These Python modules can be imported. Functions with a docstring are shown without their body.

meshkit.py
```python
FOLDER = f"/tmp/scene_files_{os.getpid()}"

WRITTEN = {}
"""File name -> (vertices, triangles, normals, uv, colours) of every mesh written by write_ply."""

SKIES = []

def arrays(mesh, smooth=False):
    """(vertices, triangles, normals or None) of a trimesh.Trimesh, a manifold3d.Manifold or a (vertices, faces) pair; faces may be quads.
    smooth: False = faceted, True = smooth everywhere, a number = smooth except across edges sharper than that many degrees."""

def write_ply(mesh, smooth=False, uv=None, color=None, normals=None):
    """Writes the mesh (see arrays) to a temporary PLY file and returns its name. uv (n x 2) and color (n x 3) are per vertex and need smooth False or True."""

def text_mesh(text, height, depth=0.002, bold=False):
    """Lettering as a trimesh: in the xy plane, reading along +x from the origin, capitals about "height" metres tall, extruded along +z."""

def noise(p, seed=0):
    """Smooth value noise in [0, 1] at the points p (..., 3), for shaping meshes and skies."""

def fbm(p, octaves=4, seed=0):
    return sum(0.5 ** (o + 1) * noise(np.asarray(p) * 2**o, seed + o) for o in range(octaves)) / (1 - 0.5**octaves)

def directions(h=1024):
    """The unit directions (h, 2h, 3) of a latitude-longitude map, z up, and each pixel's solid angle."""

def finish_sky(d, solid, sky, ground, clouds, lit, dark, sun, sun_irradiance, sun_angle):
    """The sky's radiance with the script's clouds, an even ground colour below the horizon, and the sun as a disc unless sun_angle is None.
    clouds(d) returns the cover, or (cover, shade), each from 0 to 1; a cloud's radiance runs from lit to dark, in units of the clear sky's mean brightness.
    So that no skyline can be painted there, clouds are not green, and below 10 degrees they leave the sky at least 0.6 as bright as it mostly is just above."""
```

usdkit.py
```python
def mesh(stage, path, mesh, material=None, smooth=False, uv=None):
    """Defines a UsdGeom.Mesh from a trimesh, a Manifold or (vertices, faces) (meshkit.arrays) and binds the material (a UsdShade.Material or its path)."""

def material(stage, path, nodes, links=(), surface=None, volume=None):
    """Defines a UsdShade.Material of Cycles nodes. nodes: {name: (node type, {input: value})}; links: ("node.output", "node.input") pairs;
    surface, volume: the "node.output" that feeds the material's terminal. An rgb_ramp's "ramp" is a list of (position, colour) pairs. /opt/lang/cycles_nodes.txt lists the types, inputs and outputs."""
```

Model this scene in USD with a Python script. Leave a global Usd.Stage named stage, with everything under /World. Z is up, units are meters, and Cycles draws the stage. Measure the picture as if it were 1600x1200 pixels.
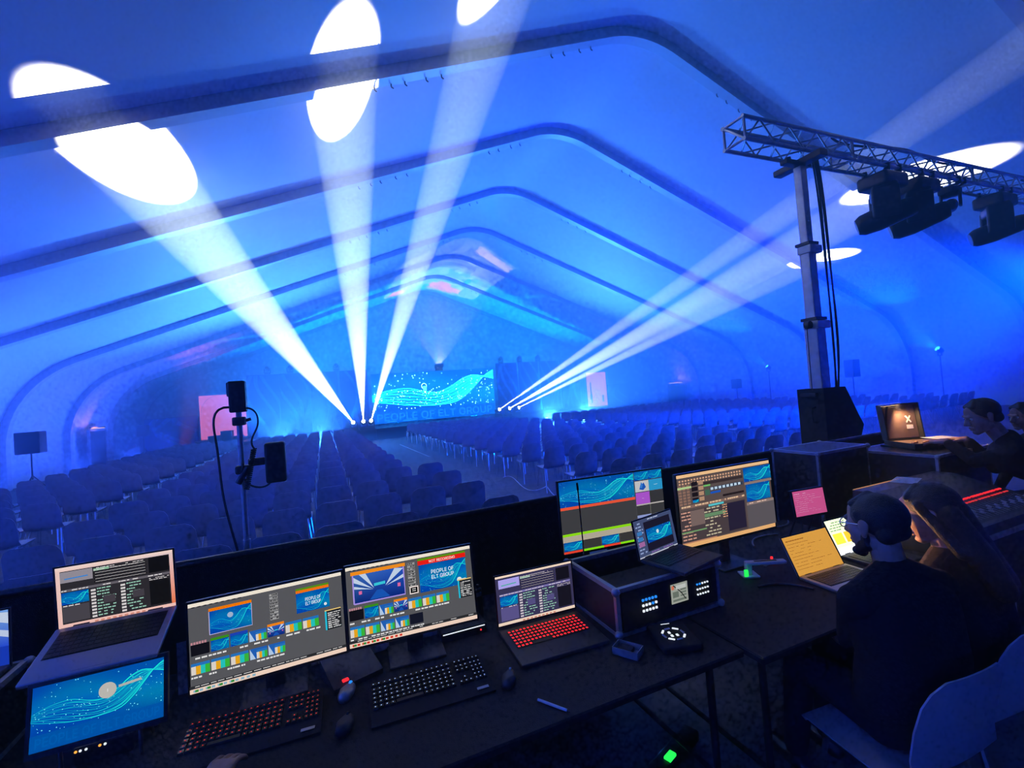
import math, random
import numpy as np
import trimesh
import manifold3d as m3
import meshkit, usdkit
from pxr import Usd, UsdGeom, UsdLux, UsdShade, Sdf, Gf, Vt

stage = Usd.Stage.CreateInMemory()
UsdGeom.SetStageUpAxis(stage, UsdGeom.Tokens.z)
UsdGeom.SetStageMetersPerUnit(stage, 1.0)
UsdGeom.Xform.Define(stage, '/World')
UsdGeom.Scope.Define(stage, '/World/Looks')
random.seed(11)
rng = np.random.default_rng(11)
V = np.array

# ------------------------------------------------------------------ camera
CAM = V([-7.141, 0.0, 1.85])
YAW, PITCH, ROLL, FPX = 0.393222768, 0.0235713504, -0.0775825475, 716.0
EXPOSURE = 0.0
def cam_axes():
    cy, sy, cp, sp = math.cos(YAW), math.sin(YAW), math.cos(PITCH), math.sin(PITCH)
    f = V([sy * cp, cy * cp, sp]); r = V([cy, -sy, 0]); u = np.cross(r, f)
    c, s = math.cos(ROLL), math.sin(ROLL)
    return c * r + s * u, -s * r + c * u, f
cam = UsdGeom.Camera.Define(stage, '/World/camera')
_r, _u, _f = cam_axes()
cam.AddTransformOp().Set(Gf.Matrix4d(*_r, 0, *_u, 0, *(-_f), 0, *CAM, 1))
cam.CreateHorizontalApertureAttr(36.0)
cam.CreateVerticalApertureAttr(27.0)
cam.CreateFocalLengthAttr(36.0 * FPX / 1600)
cam.CreateClippingRangeAttr(Gf.Vec2f(0.05, 200))
cam.CreateExposureAttr(EXPOSURE)

# ------------------------------------------------------------------ light levels (all lights sit in their lamps, below)
BEAM_POWER = 290000.0        # the six white beam lamps on the stage edge
BEAM_COLOR = (1.0, 0.94, 0.82)
WASH_POWER = 15000.0# deep blue wash lamps on stands along the walls
WASH_COLOR = (0.0, 0.006, 1.0)
UP_POWER = 850.0# blue uplights on the floor along the side walls
UP_COLOR = {-1: (0.03, 0.10, 1.0), 1: (0.0, 0.025, 1.0)}
FLOOD_POWER = 6200.0# blue floods on the floor before the stage
FLOOD_COLOR = (0.035, 0.22, 1.0)
STAGE_WASH = 5000.0# azure lamps behind the stage set
STAGE_COLOR = (0.0, 0.25, 1.0)
HAZE = 0.040                # scattering per metre
HAZE_G = 0.12
HAZE_COLOR = (0.62, 0.82, 1.0)

# ------------------------------------------------------------------ helpers
used = {}
def numbered(parent, name):
    k = parent + '/' + name
    n = used.get(k, 0); used[k] = n + 1
    return k if n == 0 else '%s_%03d' % (k, n)
def mat(name, nodes, links=(), surface=None, volume=None):
    usdkit.material(stage, '/World/Looks/' + name, nodes, links, surface, volume)
    return '/World/Looks/' + name
def plain(name, color, rough=0.5, metal=0.0, spec=0.5, noise=0.0, scale=30.0, bump=0.0):
    n = {'p': ('principled_bsdf', {'base_color': color, 'roughness': rough, 'metallic': metal, 'specular_ior_level': spec})}
    l = []
    if noise or bump:
        n['g'] = ('texture_coordinate', {}); n['n'] = ('noise_texture', {'scale': scale, 'detail': 4.0})
        l.append(('g.object', 'n.vector'))
    if noise:
        lo = [c * (1 - noise) for c in color]; hi = [min(1, c * (1 + noise)) for c in color]
        n['r'] = ('rgb_ramp', {'ramp': [(0.3, lo), (0.7, hi)]})
        l += [('n.fac', 'r.fac'), ('r.color', 'p.base_color')]
    if bump:
        n['b'] = ('bump', {'strength': bump, 'distance': 0.01}); l += [('n.fac', 'b.height'), ('b.normal', 'p.normal')]
    return mat(name, n, l, 'p.BSDF')
def glow(name, color, strength):
    return mat(name, {'e': ('emission', {'color': color, 'strength': strength})}, [], 'e.emission')

def tag(prim, label=None, cat=None, group=None, kind=None):
    for k, v in (('label', label), ('category', cat), ('group', group), ('kind', kind)):
        if v: prim.SetCustomDataByKey(k, v)
    return prim
def thing(name, label, cat, loc=(0, 0, 0), rz=0.0, group=None, kind=None):
    x = UsdGeom.Xform.Define(stage, numbered('/World', name))
    x.AddTranslateOp().Set(Gf.Vec3d(*map(float, loc)))
    if rz: x.AddRotateZOp().Set(float(math.degrees(rz)))
    return tag(x.GetPrim(), label, cat, group, kind)
def obj(name, mesh, m, parent=None, smooth=35, label=None, cat=None, group=None, kind=None, col=None):
    base = '/World' if parent is None else str(parent.GetPath())
    g = usdkit.mesh(stage, numbered(base, name), mesh, m, smooth=False if col is not None else smooth)
    if col is not None:
        UsdGeom.PrimvarsAPI(g).CreatePrimvar('col', Sdf.ValueTypeNames.Color3fArray, 'vertex').Set(Vt.Vec3fArray.FromNumpy(np.asarray(col, np.float32)))
    return tag(g.GetPrim(), label, cat, group, kind)
def copy_of(proto, loc, rz=0.0, label=None, group=None):
    d = proto.GetCustomData()
    base = proto.GetName()
    t = thing(base, label or d.get('label'), d.get('category'), loc, rz, group or d.get('group'))
    t.GetReferences().AddInternalReference(proto.GetPath()); t.SetInstanceable(True)
    return t

def cat_(*ms):
    ms = [m for m in ms if m is not None]
    return trimesh.util.concatenate(ms)
def T(m, loc=(0, 0, 0), rx=0, ry=0, rz=0):
    M = trimesh.transformations.compose_matrix(angles=(rx, ry, rz), translate=loc)
    m = m.copy(); m.apply_transform(M); return m
def box(x0, y0, z0, x1, y1, z1):
    return trimesh.creation.box(bounds=[[min(x0, x1), min(y0, y1), min(z0, z1)], [max(x0, x1), max(y0, y1), max(z0, z1)]])
def tm(man):
    m = man.to_mesh(); return trimesh.Trimesh(np.array(m.vert_properties[:, :3]), np.array(m.tri_verts), process=False)
def rbox(x0, y0, z0, x1, y1, z1, r=0.01, n=8):
    """a box with rounded edges"""
    r = min(r, (x1 - x0) * .49, (y1 - y0) * .49, (z1 - z0) * .49)
    s = m3.Manifold.sphere(r, n)
    return tm(m3.Manifold.batch_hull([s.translate((x, y, z)) for x in (x0 + r, x1 - r) for y in (y0 + r, y1 - r) for z in (z0 + r, z1 - r)]))
def cyl(a, b, r, r2=None, n=12):
    a, b = V(a, dtype=float), V(b, dtype=float); d = b - a; L = np.linalg.norm(d)
    man = m3.Manifold.cylinder(L, r, r if r2 is None else r2, n)
    m = tm(man); z = d / L
    R = trimesh.geometry.align_vectors([0, 0, 1], z); R[:3, 3] = a
    m.apply_transform(R); return m
def tube(pts, r, n=6):
    pts = np.asarray(pts, float); t = np.gradient(pts, axis=0); t /= np.linalg.norm(t, axis=1, keepdims=True) + 1e-12
    ref = V([0, 0, 1.0]) if abs(t[:, 2]).mean() < .8 else V([1.0, 0.1, 0])
    a = np.cross(t, ref); a /= np.linalg.norm(a, axis=1, keepdims=True) + 1e-12
    b = np.cross(t, a); an = np.arange(n) * 2 * np.pi / n
    rr = np.broadcast_to(r, (len(pts),))
    v = pts[:, None] + rr[:, None, None] * (np.cos(an)[None, :, None] * a[:, None] + np.sin(an)[None, :, None] * b[:, None])
    v = v.reshape(-1, 3); f = []
    for i in range(len(pts) - 1):
        for j in range(n):
            k = (j + 1) % n; f += [[i * n + j, i * n + k, (i + 1) * n + k], [i * n + j, (i + 1) * n + k, (i + 1) * n + j]]
    for base, flip in ((0, False), ((len(pts) - 1) * n, True)):
        for j in range(1, n - 1): f.append([base, base + j + 1, base + j] if not flip else [base, base + j, base + j + 1])
    return trimesh.Trimesh(v, f, process=False)
def bez(*P, n=16):
    P = V(P, dtype=float); t = np.linspace(0, 1, n)[:, None]
    if len(P) == 3: return (1 - t)**2 * P[0] + 2 * t * (1 - t) * P[1] + t * t * P[2]
    return (1 - t)**3 * P[0] + 3 * t * (1 - t)**2 * P[1] + 3 * t * t * (1 - t) * P[2] + t**3 * P[3]
def smooth_path(P, n=40):
    from scipy.interpolate import CubicSpline
    P = V(P, dtype=float); s = np.r_[0, np.cumsum(np.linalg.norm(np.diff(P, axis=0), axis=1))]
    return CubicSpline(s, P)(np.linspace(0, s[-1], n))
def prism(poly, depth):
    from shapely.geometry import Polygon
    return trimesh.creation.extrude_polygon(Polygon(poly), depth, engine='earcut')
def lathe(prof, n=24):
    prof = V(prof, dtype=float)
    return trimesh.creation.revolve(prof, sections=n)

def spot(parent, name, pos, target, power, color, half_deg, soft=0.15, radius=0.04):
    """the lamp's own light: a cone of light from its lens"""
    p = str(parent.GetPath()) + '/' + name if parent is not None else '/World/' + name
    L = UsdLux.SphereLight.Define(stage, p)
    pos, target = V(pos, dtype=float), V(target, dtype=float)
    z = -(target - pos); z /= np.linalg.norm(z)
    x = np.cross([0, 0, 1.0] if abs(z[2]) < .99 else [0, 1.0, 0], z); x /= np.linalg.norm(x); y = np.cross(z, x)
    L.AddTransformOp().Set(Gf.Matrix4d(*x, 0, *y, 0, *z, 0, *pos, 1))
    L.CreateRadiusAttr(radius); L.CreateIntensityAttr(float(power)); L.CreateColorAttr(Gf.Vec3f(*color)); L.CreateNormalizeAttr(True)
    s = UsdLux.ShapingAPI.Apply(L.GetPrim()); s.CreateShapingConeAngleAttr(float(half_deg)); s.CreateShapingConeSoftnessAttr(float(soft))
    return L

# ------------------------------------------------------------------ looks
M = {}
M['membrane'] = plain('membrane', (0.57, 0.59, 0.62), 0.6, noise=0.02, scale=1.2)
M['rib'] = plain('rib_metal', (0.48, 0.49, 0.51), 0.5, 0.3)
M['rib_dark'] = plain('hook_metal', (0.05, 0.05, 0.06), 0.5)
M['floor'] = plain('floor_carpet', (0.10, 0.11, 0.13), 0.75, noise=0.25, scale=6.0)
M['haze'] = mat('haze', {'v': ('principled_volume', {'color': HAZE_COLOR, 'density': HAZE, 'anisotropy': HAZE_G})}, [], None, 'v.volume')

# ------------------------------------------------------------------ the tent
TW, THW, TH, TRE, TRR, TYG, BAY = 16.779, 3.432, 9.829, 3.044, 2.605, 32.469, 4.0995
def section(off=0.0):
    """right half from the floor up to the ridge, shifted outwards by off: (x, z), normal and the indexes where wall, eave, roof and ridge end"""
    th = math.atan2(TH - THW, TW); a = math.pi / 2 - th; t = TRE * math.tan(a / 2)
    P, N = [], []
    for z in np.linspace(0, THW - t, 5): P.append((TW, z)); N.append((1, 0))
    c = (TW - TRE, THW - t)
    for k in np.linspace(0, a, 13)[1:]: P.append((c[0] + TRE * math.cos(k), c[1] + TRE * math.sin(k))); N.append((math.cos(k), math.sin(k)))
    cz = TH - TRR / math.cos(th); e = (TRR * math.sin(th), cz + TRR * math.cos(th)); s = P[-1]; nr = (math.sin(th), math.cos(th))
    for k in np.linspace(0, 1, 9)[1:]: P.append((s[0] + (e[0] - s[0]) * k, s[1] + (e[1] - s[1]) * k)); N.append(nr)
    for k in np.linspace(th, 0, 9)[1:]: P.append((TRR * math.sin(k), cz + TRR * math.cos(k))); N.append((math.sin(k), math.cos(k)))
    P, N = V(P), V(N); Q = P + N * off; Q[0, 1] = 0
    return np.vstack([Q, (Q[::-1][1:]) * [-1, 1]]), np.vstack([N, N[::-1][1:] * [-1, 1]])
def sweep(prof, y0, y1, i0, i1, thick, sag=0.0):
    """membrane between two frames: profile points i0..i1, a shell of some thickness outwards"""
    Q, N = prof
    ys = np.linspace(y0, y1, 7); v, f = [], []
    idx = range(i0, i1 + 1); n = len(idx)
    for side in (0.0, thick):
        for y in ys:
            w = 1 - ((y - y0) / (y1 - y0) * 2 - 1)**2
            for i in idx:
                o = side - sag * w
                v.append((Q[i, 0] + N[i, 0] * o, y, max(0, Q[i, 1] + N[i, 1] * o) if Q[i, 1] > 0 else 0))
    m = len(ys); S = n * m
    for j in range(m - 1):
        for i in range(n - 1):
            a, b, c, d = j * n + i, j * n + i + 1, (j + 1) * n + i + 1, (j + 1) * n + i
            f += [[a, b, c], [a, c, d], [S + a, S + c, S + b], [S + a, S + d, S + c]]
    def edge(p, q): f.extend([[p, q, S + q], [p, S + q, S + p]])
    for i in range(n - 1): edge(i + 1, i); edge((m - 1) * n + i, (m - 1) * n + i + 1)
    for j in range(m - 1): edge(j * n, (j + 1) * n); edge((j + 1) * n + n - 1, j * n + n - 1)
    return trimesh.Trimesh(v, f, process=False)
Y_FRAMES = [TYG - BAY * k + (.2 if k == 6 else 0) for k in range(0, 12)]
SEC = section(0.14); NP = len(SEC[0]); IW = 10
ceiling = thing('ceiling', 'white membrane roof of the long tent, a sheet between every two arched frames', 'ceiling', kind='structure')
walls = {'right': (0, IW), 'left': (NP - 1 - IW, NP - 1)}
for k in range(len(Y_FRAMES) - 1):
    y1, y0 = Y_FRAMES[k], Y_FRAMES[k + 1]
    obj('membrane_panel', sweep(SEC, y0, y1, IW, NP - 1 - IW, 0.02, 0.05), M['membrane'], ceiling, 60)
for side, (a, b) in walls.items():
    w = thing('wall_' + side, 'white membrane side wall of the tent, %s side, curving into the roof' % side, 'wall', kind='structure')
    for k in range(len(Y_FRAMES) - 1):
        obj('membrane_panel', sweep(SEC, Y_FRAMES[k + 1], Y_FRAMES[k], a, b, 0.02, 0.0), M['membrane'], w, 60)
def gable(y, t):
    return trimesh.util.concatenate([T(prism([tuple(q) for q in SEC[0]], t), (0, y + t, 0), rx=math.pi / 2)])
obj('wall_back', gable(TYG + 0.1, 0.05), M['membrane'], None, False, 'white gable wall closing the tent behind the stage', 'wall', kind='structure')
obj('wall_front', gable(Y_FRAMES[-1] - 0.1, 0.05), M['membrane'], None, False, 'white gable wall closing the tent behind the mixing desk', 'wall', kind='structure')
RIN, RN = section(-0.08)
ROUT, _ = section(0.13)
def rib(y):
    v, f = [], []
    for i in range(len(RIN)):
        for (q, w) in ((RIN[i], -.12), (RIN[i], .12), (ROUT[i], .12), (ROUT[i], -.12)): v.append((q[0], y + w, q[1]))
    for i in range(len(RIN) - 1):
        for j in range(4):
            a, b = i * 4 + j, i * 4 + (j + 1) % 4; f += [[a, b, b + 4], [a, b + 4, a + 4]]
    n = (len(RIN) - 1) * 4; f += [[0, 2, 1], [0, 3, 2], [n, n + 1, n + 2], [n, n + 2, n + 3]]
    m = trimesh.Trimesh(v, f, process=False); m.fix_normals(); return m
for k, y in enumerate(Y_FRAMES[:-1]):
    t = thing('trim_%d' % (k + 1), 'arched metal frame of the tent, %s from the stage gable, with small hooks' % ['first', 'second', 'third', 'fourth', 'fifth', 'sixth', 'seventh', 'eighth', 'ninth', 'tenth', 'eleventh'][k], 'frame', kind='structure')
    obj('beam', rib(y), M['rib'], t, 40)
    for x in (-5.95, -5.65, -5.4, -5.0, -4.7, -2.3, -2.0, -1.6, -1.3, 2.3, 2.6, 3.0, 3.4):
        z = float(np.interp(x, RIN[::-1, 0][2:-2], RIN[::-1, 1][2:-2]))
        obj('hook', cat_(cyl((x, y + .09, z + .02), (x, y + .09, z - .05), .012, None, 6), cyl((x, y + .09, z - .05), (x + .04, y + .09, z - .075), .012, None, 6)), M['rib_dark'], t)
obj('floor', box(-17.2, -13, -0.1, 17.2, 33, 0), M['floor'], None, False, 'dark carpeted floor of the tent', 'floor', kind='structure')

# ------------------------------------------------------------------ more looks
def attr_glow(name, strength):
    return mat(name, {'a': ('attribute', {'attribute': 'col'}), 'e': ('emission', {'strength': strength})}, [('a.color', 'e.color')], 'e.emission')
def attr_print(name):
    return mat(name, {'a': ('attribute', {'attribute': 'col'}), 'p': ('principled_bsdf', {'roughness': 0.6})}, [('a.color', 'p.base_color')], 'p.BSDF')
M['screen'] = attr_glow('screen_glow', 0.9)
M['led'] = attr_glow('led_wall_glow', 1.3)
M['print'] = attr_print('printed_cloth')
M['black'] = plain('black_plastic', (0.012, 0.012, 0.014), 0.45)
M['matte'] = plain('black_matte', (0.010, 0.010, 0.012), 0.8, bump=0.2, scale=200)
M['cloth'] = plain('black_cloth', (0.008, 0.008, 0.010), 0.95, spec=0.2, bump=0.4, scale=160)
M['dark'] = plain('dark_grey_plastic', (0.035, 0.036, 0.04), 0.5)
M['casewood'] = plain('road_case_panel', (0.015, 0.015, 0.017), 0.55, bump=0.15, scale=300)
M['alu'] = plain('aluminium', (0.55, 0.56, 0.58), 0.35, 0.9)
M['alu_dark'] = plain('truss_aluminium', (0.42, 0.43, 0.45), 0.45, 0.55)
M['steel'] = plain('galvanised_steel', (0.42, 0.44, 0.46), 0.45, 0.6, noise=0.15, scale=9)
M['chrome'] = plain('chrome', (0.8, 0.8, 0.82), 0.15, 1.0)
M['silver'] = plain('silver_laptop', (0.40, 0.40, 0.43), 0.38, 0.5)
M['chair'] = plain('chair_shell', (0.33, 0.35, 0.42), 0.5, noise=0.05, scale=14)
M['white'] = plain('white_plastic', (0.7, 0.7, 0.72), 0.4)
M['paper'] = plain('paper', (0.62, 0.63, 0.66), 0.8)
M['skin'] = plain('skin', (0.31, 0.17, 0.12), 0.5, noise=0.08, scale=40)
M['hair'] = plain('dark_hair', (0.012, 0.009, 0.008), 0.55, bump=0.5, scale=220)
M['black_shirt'] = plain('black_shirt', (0.012, 0.011, 0.014), 0.9, spec=0.2, bump=0.3, scale=90)
M['brown_top'] = plain('dark_brown_top', (0.02, 0.014, 0.014), 0.9, spec=0.2, bump=0.3, scale=90)
M['jeans'] = plain('dark_trousers', (0.012, 0.013, 0.02), 0.9, spec=0.2)
M['brown'] = plain('brown_panel', (0.13, 0.085, 0.075), 0.6)
M['brownish'] = plain('warm_grey_plastic', (0.10, 0.08, 0.08), 0.5)
M['orange_cap'] = plain('orange_caps', (0.6, 0.28, 0.1), 0.5)
M['deck'] = plain('stage_deck', (0.03, 0.03, 0.035), 0.35)
M['lens'] = glow('beam_lens', (1.0, 0.97, 0.92), 40.0)
M['blue_lens'] = glow('blue_lens', (0.05, 0.5, 1.0), 7.0)
M['pink_lens'] = glow('pink_lens', (1.0, 0.3, 0.6), 1.5)
M['azure_lens'] = glow('azure_lens', (0.0, 0.45, 1.0), 2.0)
M['red_led'] = glow('red_led', (1.0, 0.02, 0.03), 1.6)
M['dim_red_led'] = glow('dim_red_led', (1.0, 0.045, 0.06), 0.75)
M['blue_led'] = glow('pale_blue_led', (0.35, 0.55, 1.0), 0.9)
M['white_led'] = glow('white_led', (0.85, 0.92, 1.0), 1.0)
M['orange_led'] = glow('orange_led', (1.0, 0.35, 0.05), 1.5)
M['green_led'] = glow('green_led', (0.02, 1.0, 0.10), 1.3)
M['deep_blue_led'] = glow('deep_blue_led', (0.02, 0.25, 1.0), 1.2)
M['warm_bar'] = glow('warm_bar', (1.0, 0.62, 0.30), 2.5)
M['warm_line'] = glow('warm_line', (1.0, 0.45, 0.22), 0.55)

# ------------------------------------------------------------------ pictures on screens: flat coloured pieces, each layer a hair in front of the last
def lin(c):
    c = np.asarray(c, float) / 255.0
    return np.where(c <= 0.04045, c / 12.92, ((c + 0.055) / 1.055)**2.4)
class Canvas:
    def __init__(self, W, H, eps=0.00012):
        self.W, self.H, self.eps, self.k = W, H, eps, 0
        self.v, self.f, self.c, self.n = [], [], [], 0
    def add(self, P, F, C):
        P = np.asarray(P, float); self.k += 1
        y = np.full(len(P), -self.k * self.eps)
        self.v.append(np.c_[P[:, 0] * self.W - self.W / 2, y, P[:, 1] * self.H]); self.f.append(np.asarray(F) + self.n)
        self.c.append(np.broadcast_to(np.asarray(C, float), (len(P), 3))); self.n += len(P)
    def rect(self, u0, v0, u1, v1, c): self.add([(u0, v0), (u1, v0), (u1, v1), (u0, v1)], [[0, 1, 2], [0, 2, 3]], lin(c))
    def grad(self, u0, v0, u1, v1, bl, br, tl, tr):
        self.add([(u0, v0), (u1, v0), (u1, v1), (u0, v1)], [[0, 1, 2], [0, 2, 3]], np.stack([lin(bl), lin(br), lin(tr), lin(tl)]))
    def field(self, u0, v0, u1, v1, fn, nx=24, ny=14):
        U, W_ = np.meshgrid(np.linspace(0, 1, nx), np.linspace(0, 1, ny)); P = np.c_[(u0 + (u1 - u0) * U).ravel(), (v0 + (v1 - v0) * W_).ravel()]
        F = []
        for j in range(ny - 1):
            for i in range(nx - 1):
                a = j * nx + i; F += [[a, a + 1, a + nx + 1], [a, a + nx + 1, a + nx]]
        self.add(P, F, V([lin(fn(a, b)) for a, b in zip(U.ravel(), W_.ravel())]))
    def line(self, P, w, c):
        P = np.asarray(P, float); Q = P * [self.W, self.H]; t = np.gradient(Q, axis=0); t /= np.linalg.norm(t, axis=1, keepdims=True) + 1e-12
        n = np.c_[-t[:, 1], t[:, 0]] * (np.broadcast_to(w, (len(P),))[:, None] / 2)
        A, B = (Q + n) / [self.W, self.H], (Q - n) / [self.W, self.H]
        k = len(P); F = []
        for i in range(k - 1): F += [[i, k + i, k + i + 1], [i, k + i + 1, i + 1]]
        cc = lin(c)
        self.add(np.vstack([A, B]), F, cc if cc.ndim == 1 else np.vstack([cc, cc]))
    def poly(self, P, c): self.add(P, [[0, i, i + 1] for i in range(1, len(P) - 1)], lin(c))
    def disc(self, u, v, r, c, n=18):
        a = np.arange(n) * 2 * np.pi / n; self.poly(np.c_[u + r * np.cos(a) / self.W, v + r * np.sin(a) / self.H], c)
    def ring(self, u, v, r, w, c):
        a = np.linspace(0, 2 * np.pi, 33); self.line(np.c_[u + r * np.cos(a) / self.W, v + r * np.sin(a) / self.H], w, c)
    def dots(self, P, r, c):
        P = np.asarray(P, float); k = len(P); r = np.broadcast_to(r, (k,)); o = V([(-1, 0), (0, -1), (1, 0), (0, 1)], float)
        Q = (P[:, None] + o[None] * (r[:, None, None] / V([self.W, self.H]))).reshape(-1, 2); i = np.arange(k)[:, None] * 4
        F = np.vstack([i + [0, 1, 2], i + [0, 2, 3]])
        cc = lin(c); self.add(Q, F, cc if cc.ndim == 1 else np.repeat(cc, 4, axis=0))
    def rects(self, R, c):
        R = np.asarray(R, float); k = len(R)
        Q = np.stack([R[:, [0, 1]], R[:, [2, 1]], R[:, [2, 3]], R[:, [0, 3]]], 1).reshape(-1, 2); i = np.arange(k)[:, None] * 4
        cc = lin(c); self.add(Q, np.vstack([i + [0, 1, 2], i + [0, 2, 3]]), cc if cc.ndim == 1 else np.repeat(cc, 4, axis=0))
    def text(self, s, u, v, h, c, bold=True, width=None):
        m = meshkit.text_mesh(s, h * self.H, 0.001, bold); P = np.array(m.vertices); keep = np.abs(P[m.faces][:, :, 2]).max(1) < 1e-6
        x = P[:, 0]
        if width: x = x * (width * self.W / max(x.max(), 1e-9))
        F = m.faces[keep]; ids, F2 = np.unique(F, return_inverse=True); F2 = F2.reshape(-1, 3)
        self.add(np.c_[u + x[ids] / self.W, v + P[ids, 1] / self.H], F2, lin(c))
    def scribble(self, u0, v0, u1, v1, rows, c, seed=0, fill=0.75, dash=0.04, th=0.45):
        """rows of illegible small print"""
        r = random.Random(seed); R = []; dv = (v1 - v0) / rows
        for i in range(rows):
            u = u0; end = u0 + (u1 - u0) * (fill + (1 - fill) * r.random())
            while u < end:
                w = dash * (0.4 + r.random()) * (u1 - u0); 
                if r.random() < .8: R.append((u, v0 + i * dv + dv * (1 - th) / 2, min(u + w * .8, u1), v0 + i * dv + dv * (1 + th) / 2))
                u += w
        if R: self.rects(R, c)
    def mesh(self):
        return trimesh.Trimesh(np.vstack(self.v), np.vstack(self.f), process=False), np.vstack(self.c)
    def place(self, parent, m='screen', loc=(0, 0, 0), rx=0.0, name='screen', gain=1.0):
        me, c = self.mesh(); return obj(name, T(me, loc, rx=rx), M[m], parent, False, col=c * gain)

from scipy.interpolate import PchipInterpolator
_U = PchipInterpolator([0, .12, .27, .42, .5, .62, .74, .82, .9, 1], [.42, .52, .56, .46, .43, .55, .76, .82, .78, .70])
_L = PchipInterpolator([0, .15, .3, .45, .56, .66, .76, .85, .92, 1], [.30, .20, .10, .06, .08, .14, .34, .60, .80, .93])
def wave(c, u0, v0, u1, v1, n=16, seed=1, w=0.004, dots=120, dim=1.0, ground=1.0):
    """deep blue picture with a ribbon of thin turquoise lines and drifting points"""
    r = np.random.default_rng(seed)
    c.field(u0, v0, u1, v1, lambda a, b: V([0, 70 + 45 * math.exp(-((b - .5 - .2 * math.sin(5 * a)) / .3)**2) + 20 * a, 160 + 40 * (1 - abs(b - .5))]) * dim * ground, 14, 9)
    x = np.linspace(0, 1, 34)
    P = lambda y: np.c_[u0 + (u1 - u0) * x, v0 + (v1 - v0) * np.clip(y, .01, .99)]
    wid = w * c.W * (u1 - u0)
    for i in range(n):
        s = i / (n - 1); bright = .45 + .55 * abs(2 * s - 1)
        y = _U(x) * (1 - s) + _L(x) * s + .02 * np.sin(x * 9 + i * 1.7) * (1 - x * .5)
        a = np.clip(.35 + .9 * x, 0, 1)[:, None]
        c.line(P(y), wid * (1.7 if i in (0, n - 1) else 1.0), (V([0, 110, 190]) * (1 - a * bright) + V([30, 250, 235]) * a * bright) * dim)
    D = np.c_[r.random(dots), r.random(dots)]
    low = D[:, 1] < _U(D[:, 0]); D[~low & (r.random(dots) < .5), 1] *= .5
    rr = wid * (.5 + r.random(dots) * 1.0)
    c.dots(np.c_[u0 + (u1 - u0) * np.clip(D[:, 0], .02, .98), v0 + (v1 - v0) * np.clip(D[:, 1], .03, .97)], rr, V([120, 235, 255]) * dim)
def bars(c, u0, v0, u1, v1, left=True):
    """a thumbnail of coloured stripes"""
    for i, col in enumerate([(235, 225, 215), (245, 175, 30), (40, 205, 200), (60, 190, 60)]): c.rect(u0 + (u1 - u0) * i / 4, v0, u0 + (u1 - u0) * (i + 1) / 4, v1, col)
    c.rect(u0, v1, u1, v1 + (v1 - v0) * .35, (40, 120, 200))
def beamshot(c, u0, v0, u1, v1):
    """a camera picture of the blue hall with white beams"""
    X = lambda a, b: (u0 + (u1 - u0) * a, v0 + (v1 - v0) * b)
    c.grad(u0, v0, u1, v1, (10, 40, 120), (10, 40, 130), (60, 110, 190), (40, 90, 200))
    for q in ([(0, .95), (0, .75), (.38, .42)], [(0, .62), (0, .52), (.38, .40)], [(.25, 1), (.12, 1), (.4, .43)], [(1, .95), (.82, 1), (.62, .45)], [(1, .75), (1, .62), (.64, .44)]): c.poly([X(*p) for p in q], (205, 222, 245))
    c.poly([X(.4, .5), X(.62, .52), X(.62, .62), X(.4, .6)], (60, 210, 230)); c.poly([X(.3, .05), X(.7, .05), X(.55, .35), X(.45, .35)], (25, 90, 190))
    c.rects([X(.1, .3) + X(.16, .42), X(.86, .32) + X(.92, .45)], (235, 110, 170))
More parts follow.
